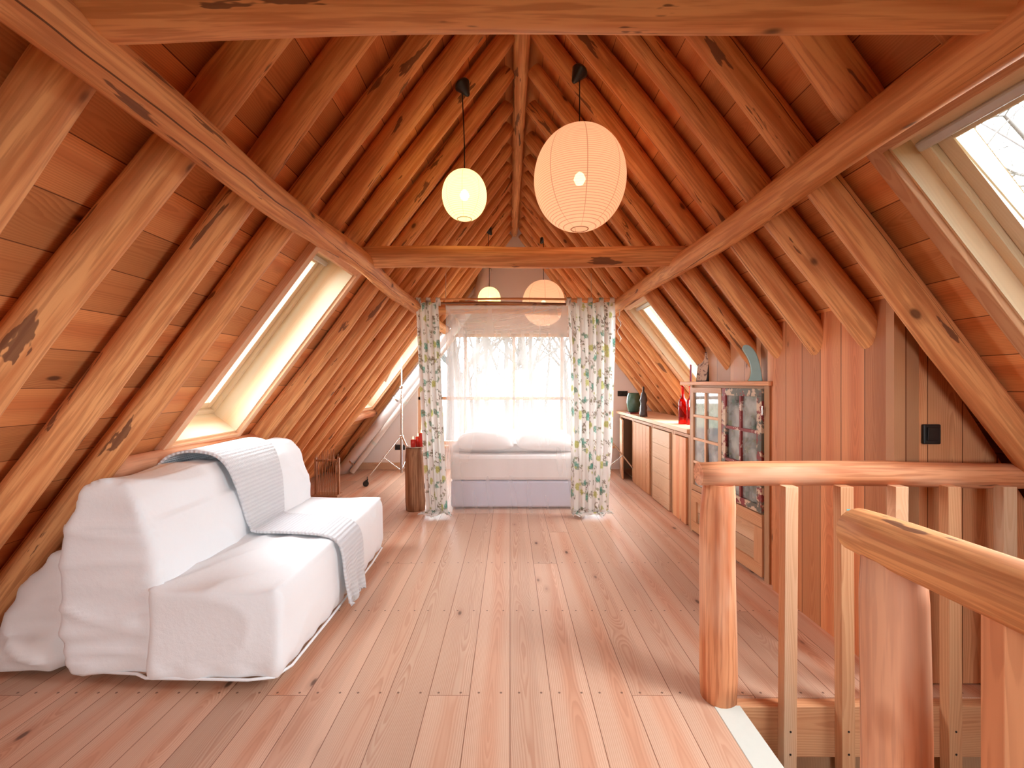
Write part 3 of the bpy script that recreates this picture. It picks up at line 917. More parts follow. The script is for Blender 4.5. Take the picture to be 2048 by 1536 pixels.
# knitted throw, draped over back, seat and front
prof = [(-1.965, .36), (-1.965, .60), (-1.935, .78), (-1.88, .87), (-1.80, .905), (-1.70, .905), (-1.62, .875), (-1.565, .80), (-1.53, .68), (-1.505, .56), (-1.485, .475), (-1.44, .448),
        (-1.30, .447), (-1.15, .448), (-1.03, .443), (-.965, .418), (-.937, .36), (-.930, .25), (-.925, .15), (-.915, .07)]
ya = [2.36, 2.36, 2.36, 2.37, 2.38, 2.39, 2.40, 2.41, 2.42, 2.44, 2.46, 2.45, 2.44, 2.42, 2.40, 2.39, 2.39, 2.39, 2.40, 2.40]
yb = [3.02, 3.02, 3.01, 3.0, 2.98, 2.95, 2.93, 2.90, 2.88, 2.85, 2.82, 2.79, 2.76, 2.73, 2.71, 2.69, 2.69, 2.69, 2.68, 2.66]
def resample(pts, extra, step):
    P = [Vector((p[0], p[1])) for p in pts]
    out = []
    L = 0
    for i in range(len(P) - 1):
        d = (P[i + 1] - P[i]).length
        k = max(1, int(d / step))
        for j in range(k):
            t = j / k
            # catmull
            a, b, c, e = P[max(i - 1, 0)], P[i], P[i + 1], P[min(i + 2, len(P) - 1)]
            q = .5 * ((2 * b) + (c - a) * t + (2 * a - 5 * b + 4 * c - e) * t * t + (3 * b - 3 * c + e - a) * t ** 3)
            out.append((q, [x[i] * (1 - t) + x[i + 1] * t for x in extra], L + d * t))
        L += d
    out.append((P[-1], [x[-1] for x in extra], L))
    return out
rs = resample(prof, [ya, yb], .012)
NW = 44
vs, fs, uvs = [], [], []
for i, (q, (a, b), L) in enumerate(rs):
    for k in range(NW + 1):
        t = k / NW
        y = a + (b - a) * t
        hang = max(0, (.36 - q.y) / .3) if q.x > -1.2 else 0
        wv = .014 * math.sin(t * 15 + 1.0) * hang + .004 * noise.noise(Vector((q.x * 6, y * 6, q.y * 6)))
        dz = 0
        if i == len(rs) - 1: dz = .035 * math.sin(t * 9 + 2) * .6
        if -1.52 < q.x < -1.46: wv += .004
        lift = .022
        tn_ = (rs[min(i + 1, len(rs) - 1)][0] - rs[max(i - 1, 0)][0]).normalized()
        q = rs[i][0] + Vector((-tn_.y, tn_.x)) * lift * (1 if i > 25 else .6)
        vs.append((q.x + wv + hang * .01, y, max(q.y + dz + (wv if q.x < -1.0 and q.x > -1.5 else 0), .012)))
        uvs.append((t * .5, L))
for i in range(len(rs) - 1):
    for k in range(NW):
        a = i * (NW + 1) + k
        fs.append((a, a + 1, a + NW + 2, a + NW + 1))
me = bpy.data.meshes.new('throw'); me.from_pydata(vs, [], fs)
ul = me.uv_layers.new(name='uv')
for lp in me.loops:
    ul.data[lp.index].uv = uvs[lp.vertex_index]
me.polygons.foreach_set('use_smooth', [True] * len(fs))
o = link('throw_blanket', me, 'knit')
sd = o.modifiers.new('th', 'SOLIDIFY'); sd.thickness = .014; sd.offset = 1
tag(o, 'light grey knitted throw draped over the white sofa', 'blanket')

# white cloth bag of bedding lying behind the sofa
m = MB()
m.prism([(-2.31, 0.0), (-1.97, 0.0), (-1.97, .50), (-2.06, .52), (-2.20, .36), (-2.31, .12)], 'y', 1.95, 2.55)
m.prism([(-2.33, 0.0), (-2.0, 0.0), (-2.0, .16), (-2.33, .10)], 'y', 1.90, 2.2)
def d_bag(c, n):
    return .03 * wr(c, 2.4, (1, 1, 1.6), 20) + .008 * wr(c, 6, (1, 1, 2), 2) - (.01 if c.z < .05 else 0)
o = soft('bedding_bag', m, .018, 16, d_bag, 'bag')
tag(o, 'crumpled white bag of bedding on the floor behind the sofa end', 'bag')
zmin = min(v.co.z for v in o.data.vertices)
for v in o.data.vertices: v.co.z -= zmin

# ------------------------------------------------------------------ bed
BX0, BX1, BY0, BY1 = -.61, .77, 4.48, 6.43
bed = tag(empty('bed', ((BX0 + BX1) / 2, (BY0 + BY1) / 2, 0)), 'box spring double bed with white mattress inside the net canopy', 'bed')
bw, bd = (BX1 - BX0), (BY1 - BY0)
m = MB(); m.box((0, 0, .155), (bw, bd, .27)); m.build('box_base', 'boxbed', bed, bevel=.02)['label'] = 'pale lilac grey upholstered base'
m = MB(); m.box((0, 0, .425), (bw + .01, bd + .01, .26)); m.build('mattress', 'linen', bed, bevel=.035)
for x in (-.6, .6):
    for y in (-.9, .9):
        m = MB(); m.tube([(x, y, 0), (x, y, .03)], .025, 12); m.build('foot', 'black', bed)
m = MB(); m.box((BX0 / 2 + BX1 / 2, 5.52, .585), (bw + .03, 1.70, .05))
o = soft('duvet', m, .025, 4, lambda c, n: .016 * wr(c, 1.9, (1, 1, 1), 9) * (1 if n.z > 0 else .2) + .006, 'linen')
tag(o, 'white duvet spread over the canopy bed', 'duvet')
for v in o.data.vertices: v.co.z = max(v.co.z, .558)
for k, (x, lab) in enumerate(((-.27, 'white pillow on the bed on the sofa side'), (.38, 'white pillow on the bed next to the floral curtain'))):
    vs, fs = [], []
    nu, nv = 28, 20
    a, b, h = .31, .20, .11
    for sgn in (1, -1):
        for i in range(nu + 1):
            for j in range(nv + 1):
                s, t = i / nu * 2 - 1, j / nv * 2 - 1
                pin = 1 - .10 * (1 - abs(s) ** 2) * abs(t) ** 6 - 0.0
                px = s * a * (1 - .09 * (1 - t * t) * 0); py = t * b * (1 - .05 * (1 - s * s))
                hh = h * ((1 - abs(s) ** 3.2) * (1 - abs(t) ** 2.6)) ** .55 * (1 + .10 * noise.noise(Vector((s * 3 + k * 5, t * 3, sgn))))
                vs.append((px, py, hh * sgn if sgn > 0 else -hh * .75))
    N1 = (nu + 1) * (nv + 1)
    for q in (0, 1):
        for i in range(nu):
            for j in range(nv):
                p = q * N1 + i * (nv + 1) + j
                f = (p, p + 1, p + nv + 2, p + nv + 1)
                fs.append(f if q else f[::-1])
    me = bpy.data.meshes.new('pillow'); me.from_pydata(vs, [], fs)
    bm = bmesh.new(); bm.from_mesh(me); bmesh.ops.remove_doubles(bm, verts=bm.verts, dist=1e-4); bmesh.ops.recalc_face_normals(bm, faces=bm.faces); bm.to_mesh(me); bm.free()
    me.polygons.foreach_set('use_smooth', [True] * len(me.polygons))
    o = link('pillow', me, 'linen'); o.location = (x, 4.73, .655); o.rotation_euler = (R(4), 0, R(3 if k else -2))
    tag(o, lab, 'pillow', 'pillows on the bed')

# box-shaped mosquito net
NX0, NX1, NY0, NY1, NZ = -.645, .815, 4.37, 6.50, 2.075
def sheet(P, nu, nv, amp, seed, flare=0):
    """P(u,v) -> (point, normal); soft vertical folds"""
    vs, fs = [], []
    for i in range(nu + 1):
        for j in range(nv + 1):
            u, v = i / nu, j / nv
            p, n = P(u, v)
            f = amp * (noise.noise(Vector((u * nu / 9, v * .9 + seed, seed))) + .5 * noise.noise(Vector((u * nu / 3.5, v * 1.3, seed + 3))))
            w = min(1, v * 3) * min(1, u * 8, (1 - u) * 8)
            vs.append(Vector(p) + Vector(n) * (f * w + flare * v ** 6))
    for i in range(nu):
        for j in range(nv):
            a = i * (nv + 1) + j
            fs.append((a, a + 1, a + nv + 2, a + nv + 1))
    return vs, fs
def join(parts):
    V, F = [], []
    for v, f in parts:
        k = len(V); V += [tuple(p) for p in v]; F += [tuple(i + k for i in q) for q in f]
    return V, F
zb = .03
parts = [sheet(lambda u, v: ((NX0 + (NX1 - NX0) * u, NY0 - .075 * v ** 5, NZ - (NZ - zb * .4) * v), (0, -1, 0)), 80, 48, .016, 1, .0),
         sheet(lambda u, v: ((NX0 + .01 + (.16 + .10 * math.sin(2.6 * v)) * u + .10 * v * (1 - v), NY0 + .03 + .03 * math.sin(u * 14), NZ - (NZ - .5) * v), (0, -1, 0)), 40, 40, .03, 7),
         sheet(lambda u, v: ((NX0, NY0 + (NY1 - NY0) * u, NZ - (NZ - zb) * v), (-1, 0, 0)), 90, 30, .03, 2, .03),
         sheet(lambda u, v: ((NX1, NY0 + (NY1 - NY0) * u, NZ - (NZ - zb) * v), (1, 0, 0)), 90, 30, .03, 3, .02),
         sheet(lambda u, v: ((NX0 + (NX1 - NX0) * u, NY1, NZ - (NZ - zb) * v), (0, 1, 0)), 60, 20, .02, 4)]
tv, tf = [], []
for i in range(31):
    for j in range(31):
        u, v = i / 30, j / 30
        tv.append(Vector((NX0 + (NX1 - NX0) * u, NY0 + (NY1 - NY0) * v, NZ - .07 * math.sin(math.pi * u) * math.sin(math.pi * v) - .01 * abs(noise.noise(Vector((u * 6, v * 3, 1)))))))
for i in range(30):
    for j in range(30):
        a = i * 31 + j; tf.append((a, a + 1, a + 32, a + 31))
parts.append((tv, tf))
V, F = join(parts)
me = bpy.data.meshes.new('net'); me.from_pydata(V, [], F)
me.polygons.foreach_set('use_smooth', [True] * len(F))
canopy = tag(empty('mosquito_net', (0, 0, 0)), 'white box-shaped mosquito net hanging around the bed', 'mosquito net')
link('net', me, 'net', canopy)
m = MB()
for (x0, y0, x1, y1) in ((NX0, NY0, NX1, NY0), (NX0, NY0, NX0, NY1), (NX1, NY0, NX1, NY1), (NX0, NY1, NX1, NY1)):
    L = math.hypot(x1 - x0, y1 - y0)
    m.box(((x0 + x1) / 2, (y0 + y1) / 2, NZ - .012), (abs(x1 - x0) + .006, abs(y1 - y0) + .006, .035))
m.build('hem_band', 'net', canopy)
for x, y in ((NX0, NY0), (NX1, NY0), (NX0, NY1), (NX1, NY1)):
    m = MB(); m.tube([(x, y, NZ), (x, y, NZ + .10), (x * 1.0, y, 2.40)], .003, 6); m.build('hanging_string', 'pvc', canopy)
o = make_log('net_rod', (NX0 - .22, NY0 - .03, 2.095), (NX1 + .24, NY0 - .03, 2.085), .011, .013, 'stump', seed=970, bend=.01, seg=10)
tag(o, 'thin bare branch rod holding the top of the mosquito net', 'rod')
o = make_log('curtain_rod', (-.93, NY0 - .12, 2.115), (1.10, NY0 - .12, 2.12), .010, .012, 'log', seed=971, bend=.012, seg=10)
tag(o, 'thin peeled stick curtain rod between the two purlins', 'rod')

# floral curtains: the print is drawn once, then carried by the dense mesh as vertex colours
def floral(W, H, seed, px=.005):
    rg = random.Random(seed)
    w, h = int(W / px), int(H / px)
    img = np.ones((h, w, 3)) * np.array([.92, .90, .87])
    yy, xx = np.mgrid[0:h, 0:w] * px
    def blend(mask, c):
        mask = mask[..., None]
        img[:] = img * (1 - mask) + np.array(c) * mask
    def leaf(cx, cy, ang, L, Wd, c):
        dx, dy = xx - cx, yy - cy
        a = dx * math.cos(ang) + dy * math.sin(ang); b = -dx * math.sin(ang) + dy * math.cos(ang)
        t = np.clip(a / L, 0, 1)
        hw = Wd * np.sin(math.pi * t ** .8)
        blend(((a > 0) & (a < L) & (np.abs(b) < hw)).astype(float) * .82, c)
        blend(((a > 0) & (a < L) & (np.abs(b) < .0028)).astype(float) * .4, (.8, .8, .7))
    teal, green, olive, brown, yel = (.10, .38, .30), (.13, .24, .16), (.26, .27, .13), (.22, .15, .11), (.60, .60, .20)
    # trailing stems
    for _ in range(int(W * H * 16)):
        x, y, a = rg.uniform(0, W), rg.uniform(0, H), rg.uniform(0, 6.28)
        for k in range(14):
            a += rg.uniform(-.4, .4)
            x += .014 * math.cos(a); y += .014 * math.sin(a)
            i, j = int(y / px), int(x / px)
            if 0 <= i < h - 1 and 0 <= j < w - 1:
                img[i:i + 2, j:j + 2] = brown
            if k % 4 == 3:
                leaf(x, y, a + rg.choice((-1, 1)) * .9, rg.uniform(.025, .045), rg.uniform(.006, .011), rg.choice((olive, green, brown)))
    gx, gy = W / max(1, round(W / .13)), .135
    for r in range(int(H / gy) + 2):
        for c in range(int(W / gx) + 1):
            x = (c + (.5 if r % 2 else 0)) * gx + rg.uniform(-.03, .03); y = r * gy + rg.uniform(-.04, .04)
            k = (r * 2 + c) % 3 if rg.random() < .7 else 2
            if k == 0:        # yellow-green seed head
                rad = rg.uniform(.028, .042)
                d = np.hypot(xx - x, yy - y)
                an = np.arctan2(yy - y, xx - x)
                blend((d < rad * (1 + .12 * np.cos(an * 9))).astype(float) * .9, yel)
                blend(((d < rad) & (np.sin(xx * 420) * np.sin(yy * 420) > .45)).astype(float) * .6, (.36, .38, .10))
            elif k == 1:      # teal leaf spray
                a0 = rg.uniform(0, 6.28)
                for q in range(4):
                    leaf(x, y, a0 + (q - 1.5) * .75, rg.uniform(.055, .08), rg.uniform(.015, .021), teal if q % 3 else green)
            else:             # cluster of small brown berries
                for q in range(30):
                    a, rr = rg.uniform(0, 6.28), rg.uniform(0, .042)
                    d = np.hypot(xx - x - rr * math.cos(a), yy - y - rr * math.sin(a))
                    blend((d < .0055).astype(float) * .85, rg.choice((brown, olive, (.34, .25, .18))))
            leaf(x + rg.uniform(-.07, .07), y + rg.uniform(-.07, .07), rg.uniform(0, 6.28), rg.uniform(.035, .055), rg.uniform(.01, .014), rg.choice((green, olive, yel)))
    return img

def curtain(x0t, x1t, x0b, x1b, y0, folds, FW, seed, label, ztop=2.085, bow=0., tabs=5):
    H = 2.25
    img = floral(FW, H, seed)
    nu, nv = int(FW / .006), int(H / .010)
    vs, cols, fs = [], [], []
    rg = random.Random(seed)
    ph = [rg.uniform(0, 6.28) for _ in range(4)]
    for j in range(nv + 1):
        v = j / nv
        L = v * H
        z = ztop - L
        pud = 0
        if z < .045:
            pud = .045 - z
            z = .012 + .028 * abs(math.sin(pud * 26 + 1.2)) * (1 - min(1, pud / .25)) + .012
        t = min(1, L / ztop)
        xa = x0t + (x0b - x0t) * t + bow * math.sin(math.pi * t)
        xb = x1t + (x1b - x1t) * t + bow * math.sin(math.pi * t) * .6
        for i in range(nu + 1):
            u = i / nu
            uu = u + .025 * math.sin(2 * math.pi * u * 2 + ph[0] + t * 2) + .02 * noise.noise(Vector((u * 3, t * 2.2, seed)))
            am = .028 * (.45 + .75 * noise.noise(Vector((u * 4, t * 1.1, seed + 9))) + .5)
            fy = am * math.sin(2 * math.pi * folds * uu + ph[1] + .8 * math.sin(t * 2.5 + ph[2]))
            x = xa + (xb - xa) * uu + .010 * math.sin(4 * math.pi * folds * uu + ph[3])
            y = y0 + fy - pud * .35 * (1 + .6 * math.sin(u * 17 + seed)) 
            zz = z + (.016 * abs(math.sin(u * 31 + pud * 60)) if pud > 0 else 0)
            if pud > 0:
                x += .25 * pud * math.sin(u * 11 + seed) + (u - .5) * pud * .35
            if j == 0:
                zz += 0
            vs.append((x, y, zz))
            ii, jj = min(img.shape[0] - 1, int(v * img.shape[0])), min(img.shape[1] - 1, int(u * img.shape[1]))
            cols.append(img[ii, jj])
    for j in range(nv):
        for i in range(nu):
            a = j * (nu + 1) + i
            fs.append((a, a + nu + 1, a + nu + 2, a + 1))
    me = bpy.data.meshes.new('curtain'); me.from_pydata(vs, [], fs)
    at = me.color_attributes.new('pattern', 'FLOAT_COLOR', 'POINT')
    c = np.ones((len(vs), 4)); c[:, :3] = np.array(cols)
    at.data.foreach_set('color', c.ravel())
    me.polygons.foreach_set('use_smooth', [True] * len(fs))
    root = tag(empty('curtain', (0, 0, 0)), label, 'curtain', 'floral curtains')
    link('drape', me, 'curtain', root)
    for k in range(tabs):
        x = x0t + (x1t - x0t) * (k + .12) / (tabs - .75)
        w = .022
        tv, tf, tc = [], [], []
        arc = [(-.013, ztop - .03), (-.016, ztop + .01), (-.015, 2.122), (-.006, 2.134), (.006, 2.134), (.015, 2.122), (.016, ztop + .01), (.013, ztop - .03)]
        for q, (dy, z) in enumerate(arc):
            for s in range(5):
                tv.append((x + (s / 4 - .5) * 2 * w, 4.25 + dy, z))
                tc.append(img[int(abs(z * 700) + k * 37) % img.shape[0], int(s * 3 + k * 41) % img.shape[1]])
        for q in range(len(arc) - 1):
            for s in range(4):
                a = q * 5 + s; tf.append((a, a + 1, a + 6, a + 5))
        tm = bpy.data.meshes.new('tab'); tm.from_pydata(tv, [], tf)
        ta = tm.color_attributes.new('pattern', 'FLOAT_COLOR', 'POINT')
        cc = np.ones((len(tv), 4)); cc[:, :3] = np.array(tc); ta.data.foreach_set('color', cc.ravel())
        link('tab', tm, 'curtain', root)
    return root
curtain(-.905, -.69, -.80, -.60, 4.25, 3.5, .62, 5, 'narrow floral tab curtain beside the tree stump', tabs=3)
curtain(.56, 1.01, .60, .97, 4.25, 5.5, 1.05, 8, 'wide floral tab curtain between the bed and the cabinets', bow=.02, tabs=5)

# ------------------------------------------------------------------ paper lanterns
def lantern(name, x, y, zc_, rx, rz, mat, bulbmat, br, cone_at, label, closed):
    root = tag(empty('paper_lantern', (x, y, zc_)), label, 'lamp', 'hanging paper lanterns')
    prof = []
    n = 40
    a0 = .30 if not closed else .16
    for i in range(n + 1):
        a = -math.pi / 2 + a0 + (math.pi - 2 * .13 - (a0 - .13)) * i / n
        prof.append((rx * math.cos(a) ** .92, rz * math.sin(a)))
    m = MB(); m.lathe(prof, seg=64); m.build('lamp_shade', mat, root)
    m = MB()
    r, z = prof[0]
    pts = [(r * math.cos(2 * math.pi * k / 24), r * math.sin(2 * math.pi * k / 24), z) for k in range(25)]
    m.tube(pts, .0022, 6, cap=False)
    m.build('wire_ring', 'rattan', root)
    m = MB(); m.lathe([(.0005, -.5 * br * 2), (br * .6, -br * .8), (br, 0), (br * .7, br * .75), (.0015, br * 1.3)], seg=16); m.build('bulb', bulbmat, root)
    cx, cz = cone_at
    path = [(0, 0, br * 1.2), (0, 0, (cz - zc_) * .5), ((cx - x) * 1., 0, cz - zc_)]
    m = MB(); m.tube(path, .0035, 8); m.build('cord', 'black', root)
    # cone-shaped ceiling cup fixed to a rafter, tilted like the roof
    m = MB(); m.lathe([(.004, -.075), (.012, -.07), (.045, -.005), (.048, .0), (.044, .012), (.001, .012)], seg=20)
    c = m.build('ceiling_cup', 'black', root)
    c.location = (cx - x, 0, cz - zc_ + .05)
    s = 1 if cx > AX else -1
    c.rotation_euler = (0, s * R(30), 0)
    return root
lantern('a', .40, 2.50, 2.47, .262, .290, 'paper_big', 'bulb_big', .035, (.40, 3.04), 'large round paper lantern glowing softly, hanging above the open floor', True)
lantern('b', -.272, 2.60, 2.42, .133, .148, 'paper_small', 'bulb_small', .03, (-.285, 3.03), 'small bright yellow paper lantern hanging beside the large one', False)
lantern('c', .42, 5.45, 2.30, .265, .285, 'paper_big', 'bulb_big', .035, (.42, 3.06), 'large paper lantern behind the bed canopy rods', True)
lantern('d', -.25, 5.25, 2.31, .137, .148, 'paper_small', 'bulb_small', .03, (-.26, 3.10), 'small bright paper lantern in front of the silver duct above the bed', False)

# ------------------------------------------------------------------ glazed cabinet
CXF, CYN, CYF = 1.690, 2.80, 3.86
ang = math.atan2(.075, CYF - CYN)
cab = tag(empty('glazed_cabinet', (CXF, CYN, 0), ang), 'old glazed cabinet with one pale and one peeling red door', 'cabinet')
CW, CD, CH = math.hypot(.075, CYF - CYN), .42, 1.285
# local frame: y along the front (0 near end .. CW far end), -x is the room side
m = MB()
m.box((CD / 2 + .01, .012, CH / 2), (CD, .024, CH)); m.box((CD / 2 + .01, CW - .012, CH / 2), (CD, .024, CH))
m.box((CD / 2, CW / 2, .03), (CD, CW, .03)); m.box((CD - .01, CW / 2, CH / 2), (.015, CW, CH))
for z in (.50, .80, 1.05): m.box((CD / 2 + .02, CW / 2, z), (CD - .06, CW - .05, .018))
m.box((.01, CW / 2, CH - .012), (.022, CW, .024))
m.build('body', 'oldwood', cab)
for q in ((.03, .05), (CW - .022, .044)):
    m = MB(); m.box((.005, q[0], CH / 2), (.05, q[1], CH)); m.build('front_stile', 'oldwood', cab, bevel=.002)
m = MB(); m.box((.13, CW / 2 + .05, CH + .012), (.36, CW + .16, .030)); m.build('top', 'timber', cab, bevel=.004)
def glazed(y0, y1, z0, z1, mat, mat2, rows, cols, label, fwid=.05, fdep=.028):
    d = MB()
    def bx_(yc, zc2, dy, dz, mi=0): d.box((-.022, yc, zc2), (fdep, dy, dz), mi=mi)
    bx_((y0 + y1) / 2, z1 - fwid / 2, y1 - y0, fwid); bx_((y0 + y1) / 2, z0 + fwid / 2, y1 - y0, fwid)
    bx_(y0 + fwid / 2, (z0 + z1) / 2, fwid, z1 - z0 - 2 * fwid); bx_(y1 - fwid / 2, (z0 + z1) / 2, fwid, z1 - z0 - 2 * fwid)
    iy0, iy1, iz0, iz1 = y0 + fwid, y1 - fwid, z0 + fwid, z1 - fwid
    for c in range(1, cols): bx_(iy0 + (iy1 - iy0) * c / cols, (iz0 + iz1) / 2, .022, iz1 - iz0, 1)
    for r in range(1, rows): bx_((iy0 + iy1) / 2, iz0 + (iz1 - iz0) * r / rows, iy1 - iy0, .022, 1)
    o = d.build('door', [mat, mat2], cab, bevel=.003)
    o['label'] = label
    g = MB(); g.box((-.020, (iy0 + iy1) / 2, (iz0 + iz1) / 2), (.003, iy1 - iy0, iz1 - iz0)); g.build('pane', 'cabglass', o)
    return o
D1 = CW * .50
dr = glazed(.06, D1 - .004, .44, 1.262, 'peel', 'redframe', 3, 2, 'door with peeling red and dark paint')
m = MB(); m.tube([(-.040, .045, 1.09), (-.040, .045, 1.15)], .006, 8); m.build('hinge', 'chrome', dr)
dl = glazed(D1 + .004, CW - .05, .38, 1.262, 'oldwood', 'pine', 4, 2, 'plain pale wood glazed door', fwid=.045)
m = MB(); m.tube([(-.040, CW - .04, 1.09), (-.040, CW - .04, 1.15)], .006, 8); m.build('hinge', 'chrome', dl)
m = MB()
for y0, y1 in ((.06, D1 - .004), (D1 + .004, CW - .05)):
    z0, z1 = .02, (.43 if y0 < .1 else .37)
    w = .085
    m.box((-.02, (y0 + y1) / 2, z1 - w / 2), (.026, y1 - y0, w)); m.box((-.02, (y0 + y1) / 2, z0 + w / 2), (.026, y1 - y0, w))
    m.box((-.02, y0 + w / 2, (z0 + z1) / 2), (.026, w, z1 - z0 - 2 * w)); m.box((-.02, y1 - w / 2, (z0 + z1) / 2), (.026, w, z1 - z0 - 2 * w))
m.build('lower_door_frame', 'timber', cab, bevel=.003)
m = MB()
m.box((-.012, .28, .22), (.012, .36, .26)); m.box((-.012, CW * .75, .19), (.012, .36, .2))
m.build('lower_door_panel', 'oldplank', cab)

# fin-shaped object and small picture on the cabinet
pts = [(715, 365), (718, 352), (727, 345), (740, 343), (755, 347), (770, 357), (785, 373), (798, 393), (810, 420), (819, 448), (826, 478), (832, 510), (836, 535), (839, 553), (753, 553), (762, 540), (768, 522), (771, 500), (769, 478), (764, 455), (755, 432), (743, 410), (728, 388)]
px2 = .95 / 2.844 * 3.06 / 870
fy = [(-(x - 795) * px2 * .85, (553 - y) * px2 * 1.0) for x, y in pts]
m = MB(); m.prism([(y, z) for y, z in fy], 'x', -.009, .009)
fin = m.build('surfboard_fin', 'fin', bevel=.004)
fin.location = (1.625, 2.885, CH + .028); fin.rotation_euler = (0, R(6), R(52))
tag(fin, 'pale blue curved surfboard fin standing on the cabinet top', 'fin')
m = MB()
n = len(fy)
m.tube([(0, y, z) for y, z in fy[13:] + fy[:1]][1:], .005, 6)
m.build('edge_band', 'finedge', fin)
pic = tag(empty('picture_board', (1.655, 3.76, CH + .028)), 'small framed print leaning at the far end of the cabinet top', 'picture')
pic.rotation_euler = (R(0), R(9), R(28))
m = MB(); m.box((.023, 0, .13), (.045, .115, .26)); m.build('frame', 'black', pic, bevel=.002)
m = MB(); m.box((-.002, 0, .13), (.003, .10, .245)); m.build('print', 'print', pic)
m = MB(); m.box((0, 0, .075), (.06, .008, .15)); bk = m.build('magazine', plain('magenta_cover', (.45, .02, .08), .5)); bk.location = (1.605, 3.86, CH + .028); bk.rotation_euler = (0, 0, R(60))
tag(bk, 'thin magenta booklet standing at the far edge of the cabinet top', 'book')

# ------------------------------------------------------------------ low cupboards along the eaves
LX = 1.63
def unit(y0, y1, label, doors):
    u = tag(empty('base_cabinet', (LX, y0, 0)), label, 'cabinet', 'low wooden cupboards under the worktop')
    L = y1 - y0
    m = MB()
    for y in (.012, L - .012): m.box((.24, y, .42), (.44, .02, .82))
    m.box((.24, L / 2, .03), (.44, L, .02)); m.box((.45, L / 2, .42), (.012, L, .80))
    m.build('body', 'oldwood', u)
    m = MB()
    for y in (.022, L - .022): m.box((.012, y, .415), (.03, .044, .83))
    m.box((.012, L / 2, .815), (.03, L - .09, .03))
    m.build('face_frame', 'oldwood', u, bevel=.002)
    for kind, a, b, rot in doors:
        d = MB()
        hinge_y = b
        if kind == 'plank':
            n = max(1, round((b - a) / .13)); w = (b - a) / n
            for k in range(n): d.box((0, -(k + .5) * w, .40), (.022, w - .003, .79))
            mt = 'timber'
        else:
            for k in range(5): d.box((0, -(b - a) / 2, .005 + (k + .5) * .158), (.022, b - a - .004, .156))
            mt = 'pine'
        o = d.build('door', mt, u, bevel=.002)
        o.location = (-.012, hinge_y, 0); o.rotation_euler = (0, 0, R(rot))
        if kind != 'plank': o['label'] = 'pale horizontal board door'
    return u
unit(3.93, 4.33, 'narrow low plank cupboard beside the glazed cabinet', [('plank', .05, .36, 0)])
unit(4.34, 4.96, 'low cupboard with a pale knotty pine door under the worktop', [('pale', .05, .57, 0)])
unit(4.97, 5.74, 'low cupboard with vertical plank doors in the middle of the worktop run', [('plank', .05, .72, 0)])
u4 = unit(5.75, 6.42, 'low cupboard with a door standing ajar near the far gable wall', [('pale', .12, .62, -11)])
m = MB()
m.prism([(1.585, 3.90), (2.10, 3.90), (2.10, GY - .01), (1.60, GY - .01)], 'z', .845, .885, uvf=lambda q: (q[0] - 1.8 + q[2], q[1]))
o = m.build('worktop', 'pine', bevel=.004)
tag(o, 'long pine worktop over the low cupboards under the skylight', 'worktop')

WTZ = .886
m = MB(); m.lathe([(.001, 0), (.060, 0), (.075, .02), (.092, .10), (.094, .15), (.088, .21), (.074, .255), (.072, .262), (.066, .258), (.080, .2), (.084, .13), (.055, .012), (.001, .012)], seg=32)
o = m.build('vase', 'vase'); o.location = (1.685, 5.93, WTZ + .016); tag(o, 'round dark green glazed vase on the far end of the worktop', 'vase')
m = MB(); m.box((0, 0, .0075), (.16, .22, .015)); o = m.build('book', 'redframe', bevel=.002); o.location = (1.69, 5.93, WTZ); tag(o, 'red book lying under the green vase', 'book')
m = MB()
rg = random.Random(4)
prof = [(.001, 0), (.045, 0), (.05, .03), (.036, .07), (.046, .11), (.034, .16), (.044, .20), (.036, .25), (.026, .28), (.016, .31), (.012, .36), (.001, .375)]
m.lathe(prof, seg=20)
o = m.build('sculpture', 'darkwood'); o.location = (1.645, 5.36, WTZ)
for v in o.data.vertices:
    k = noise.noise(v.co * 22) * .012
    v.co.x += k; v.co.y += noise.noise(v.co * 22 + Vector((5, 0, 0))) * .012
tag(o, 'dark carved wooden figure on the worktop next to the green vase', 'sculpture')
for k, (x, y, lab) in enumerate(((1.755, 4.42, 'red glass bottle with long neck, nearer the open worktop'), (1.80, 4.33, 'red glass bottle half hidden by the glazed cabinet'))):
    m = MB(); m.lathe([(.001, .0), (.040, 0), (.042, .006), (.042, .22), (.036, .245), (.018, .265), (.014, .29), (.014, .37), (.018, .372), (.018, .385), (.013, .385)], seg=24)
    o = m.build('bottle', 'redglass'); o.location = (x, y, WTZ); tag(o, lab, 'bottle', 'red glass bottles')

# ------------------------------------------------------------------ tree stump table with candles
o = make_log('tree_stump', (-.975, 4.47, .0), (-.985, 4.47, .64), .103, .092, 'stump', seed=980, bend=.004, bump=.10)
tag(o, 'rough bark-covered tree stump used as a side table by the curtain', 'side table')
m = MB(); m.lathe([(.001, 0), (.06, 0), (.092, .010), (.094, .014), (.06, .007), (.001, .006)], seg=32)
o = m.build('plate', 'plate'); o.location = (-.965, 4.45, .641); tag(o, 'cream plate under the red candles on the tree stump', 'plate')
for x, y, h, lab in ((-.985, 4.42, .075, 'short red candle on the plate, closest to the room'), (-.945, 4.465, .10, 'taller red candle beside the short one on the plate'), (-.905, 4.43, .14, 'tall red candle nearest the floral curtain')):
    c = tag(empty('candle', (x, y, .655 - .006)), lab, 'candle', 'red candles')
    m = MB(); m.lathe([(.001, 0), (.024, 0), (.025, h - .004), (.021, h), (.012, h - .006), (.001, h - .007)], seg=20); m.build('wax', 'candle', c)
    m = MB(); m.tube([(0, 0, h - .007), (.001, 0, h + .006)], .0012, 6); m.build('wick', 'black', c)
    m = MB(); m.lathe([(.0005, h + .002), (.005, h + .010), (.0055, h + .016), (.003, h + .027), (.0004, h + .036)], seg=12); m.build('flame', 'flame', c)

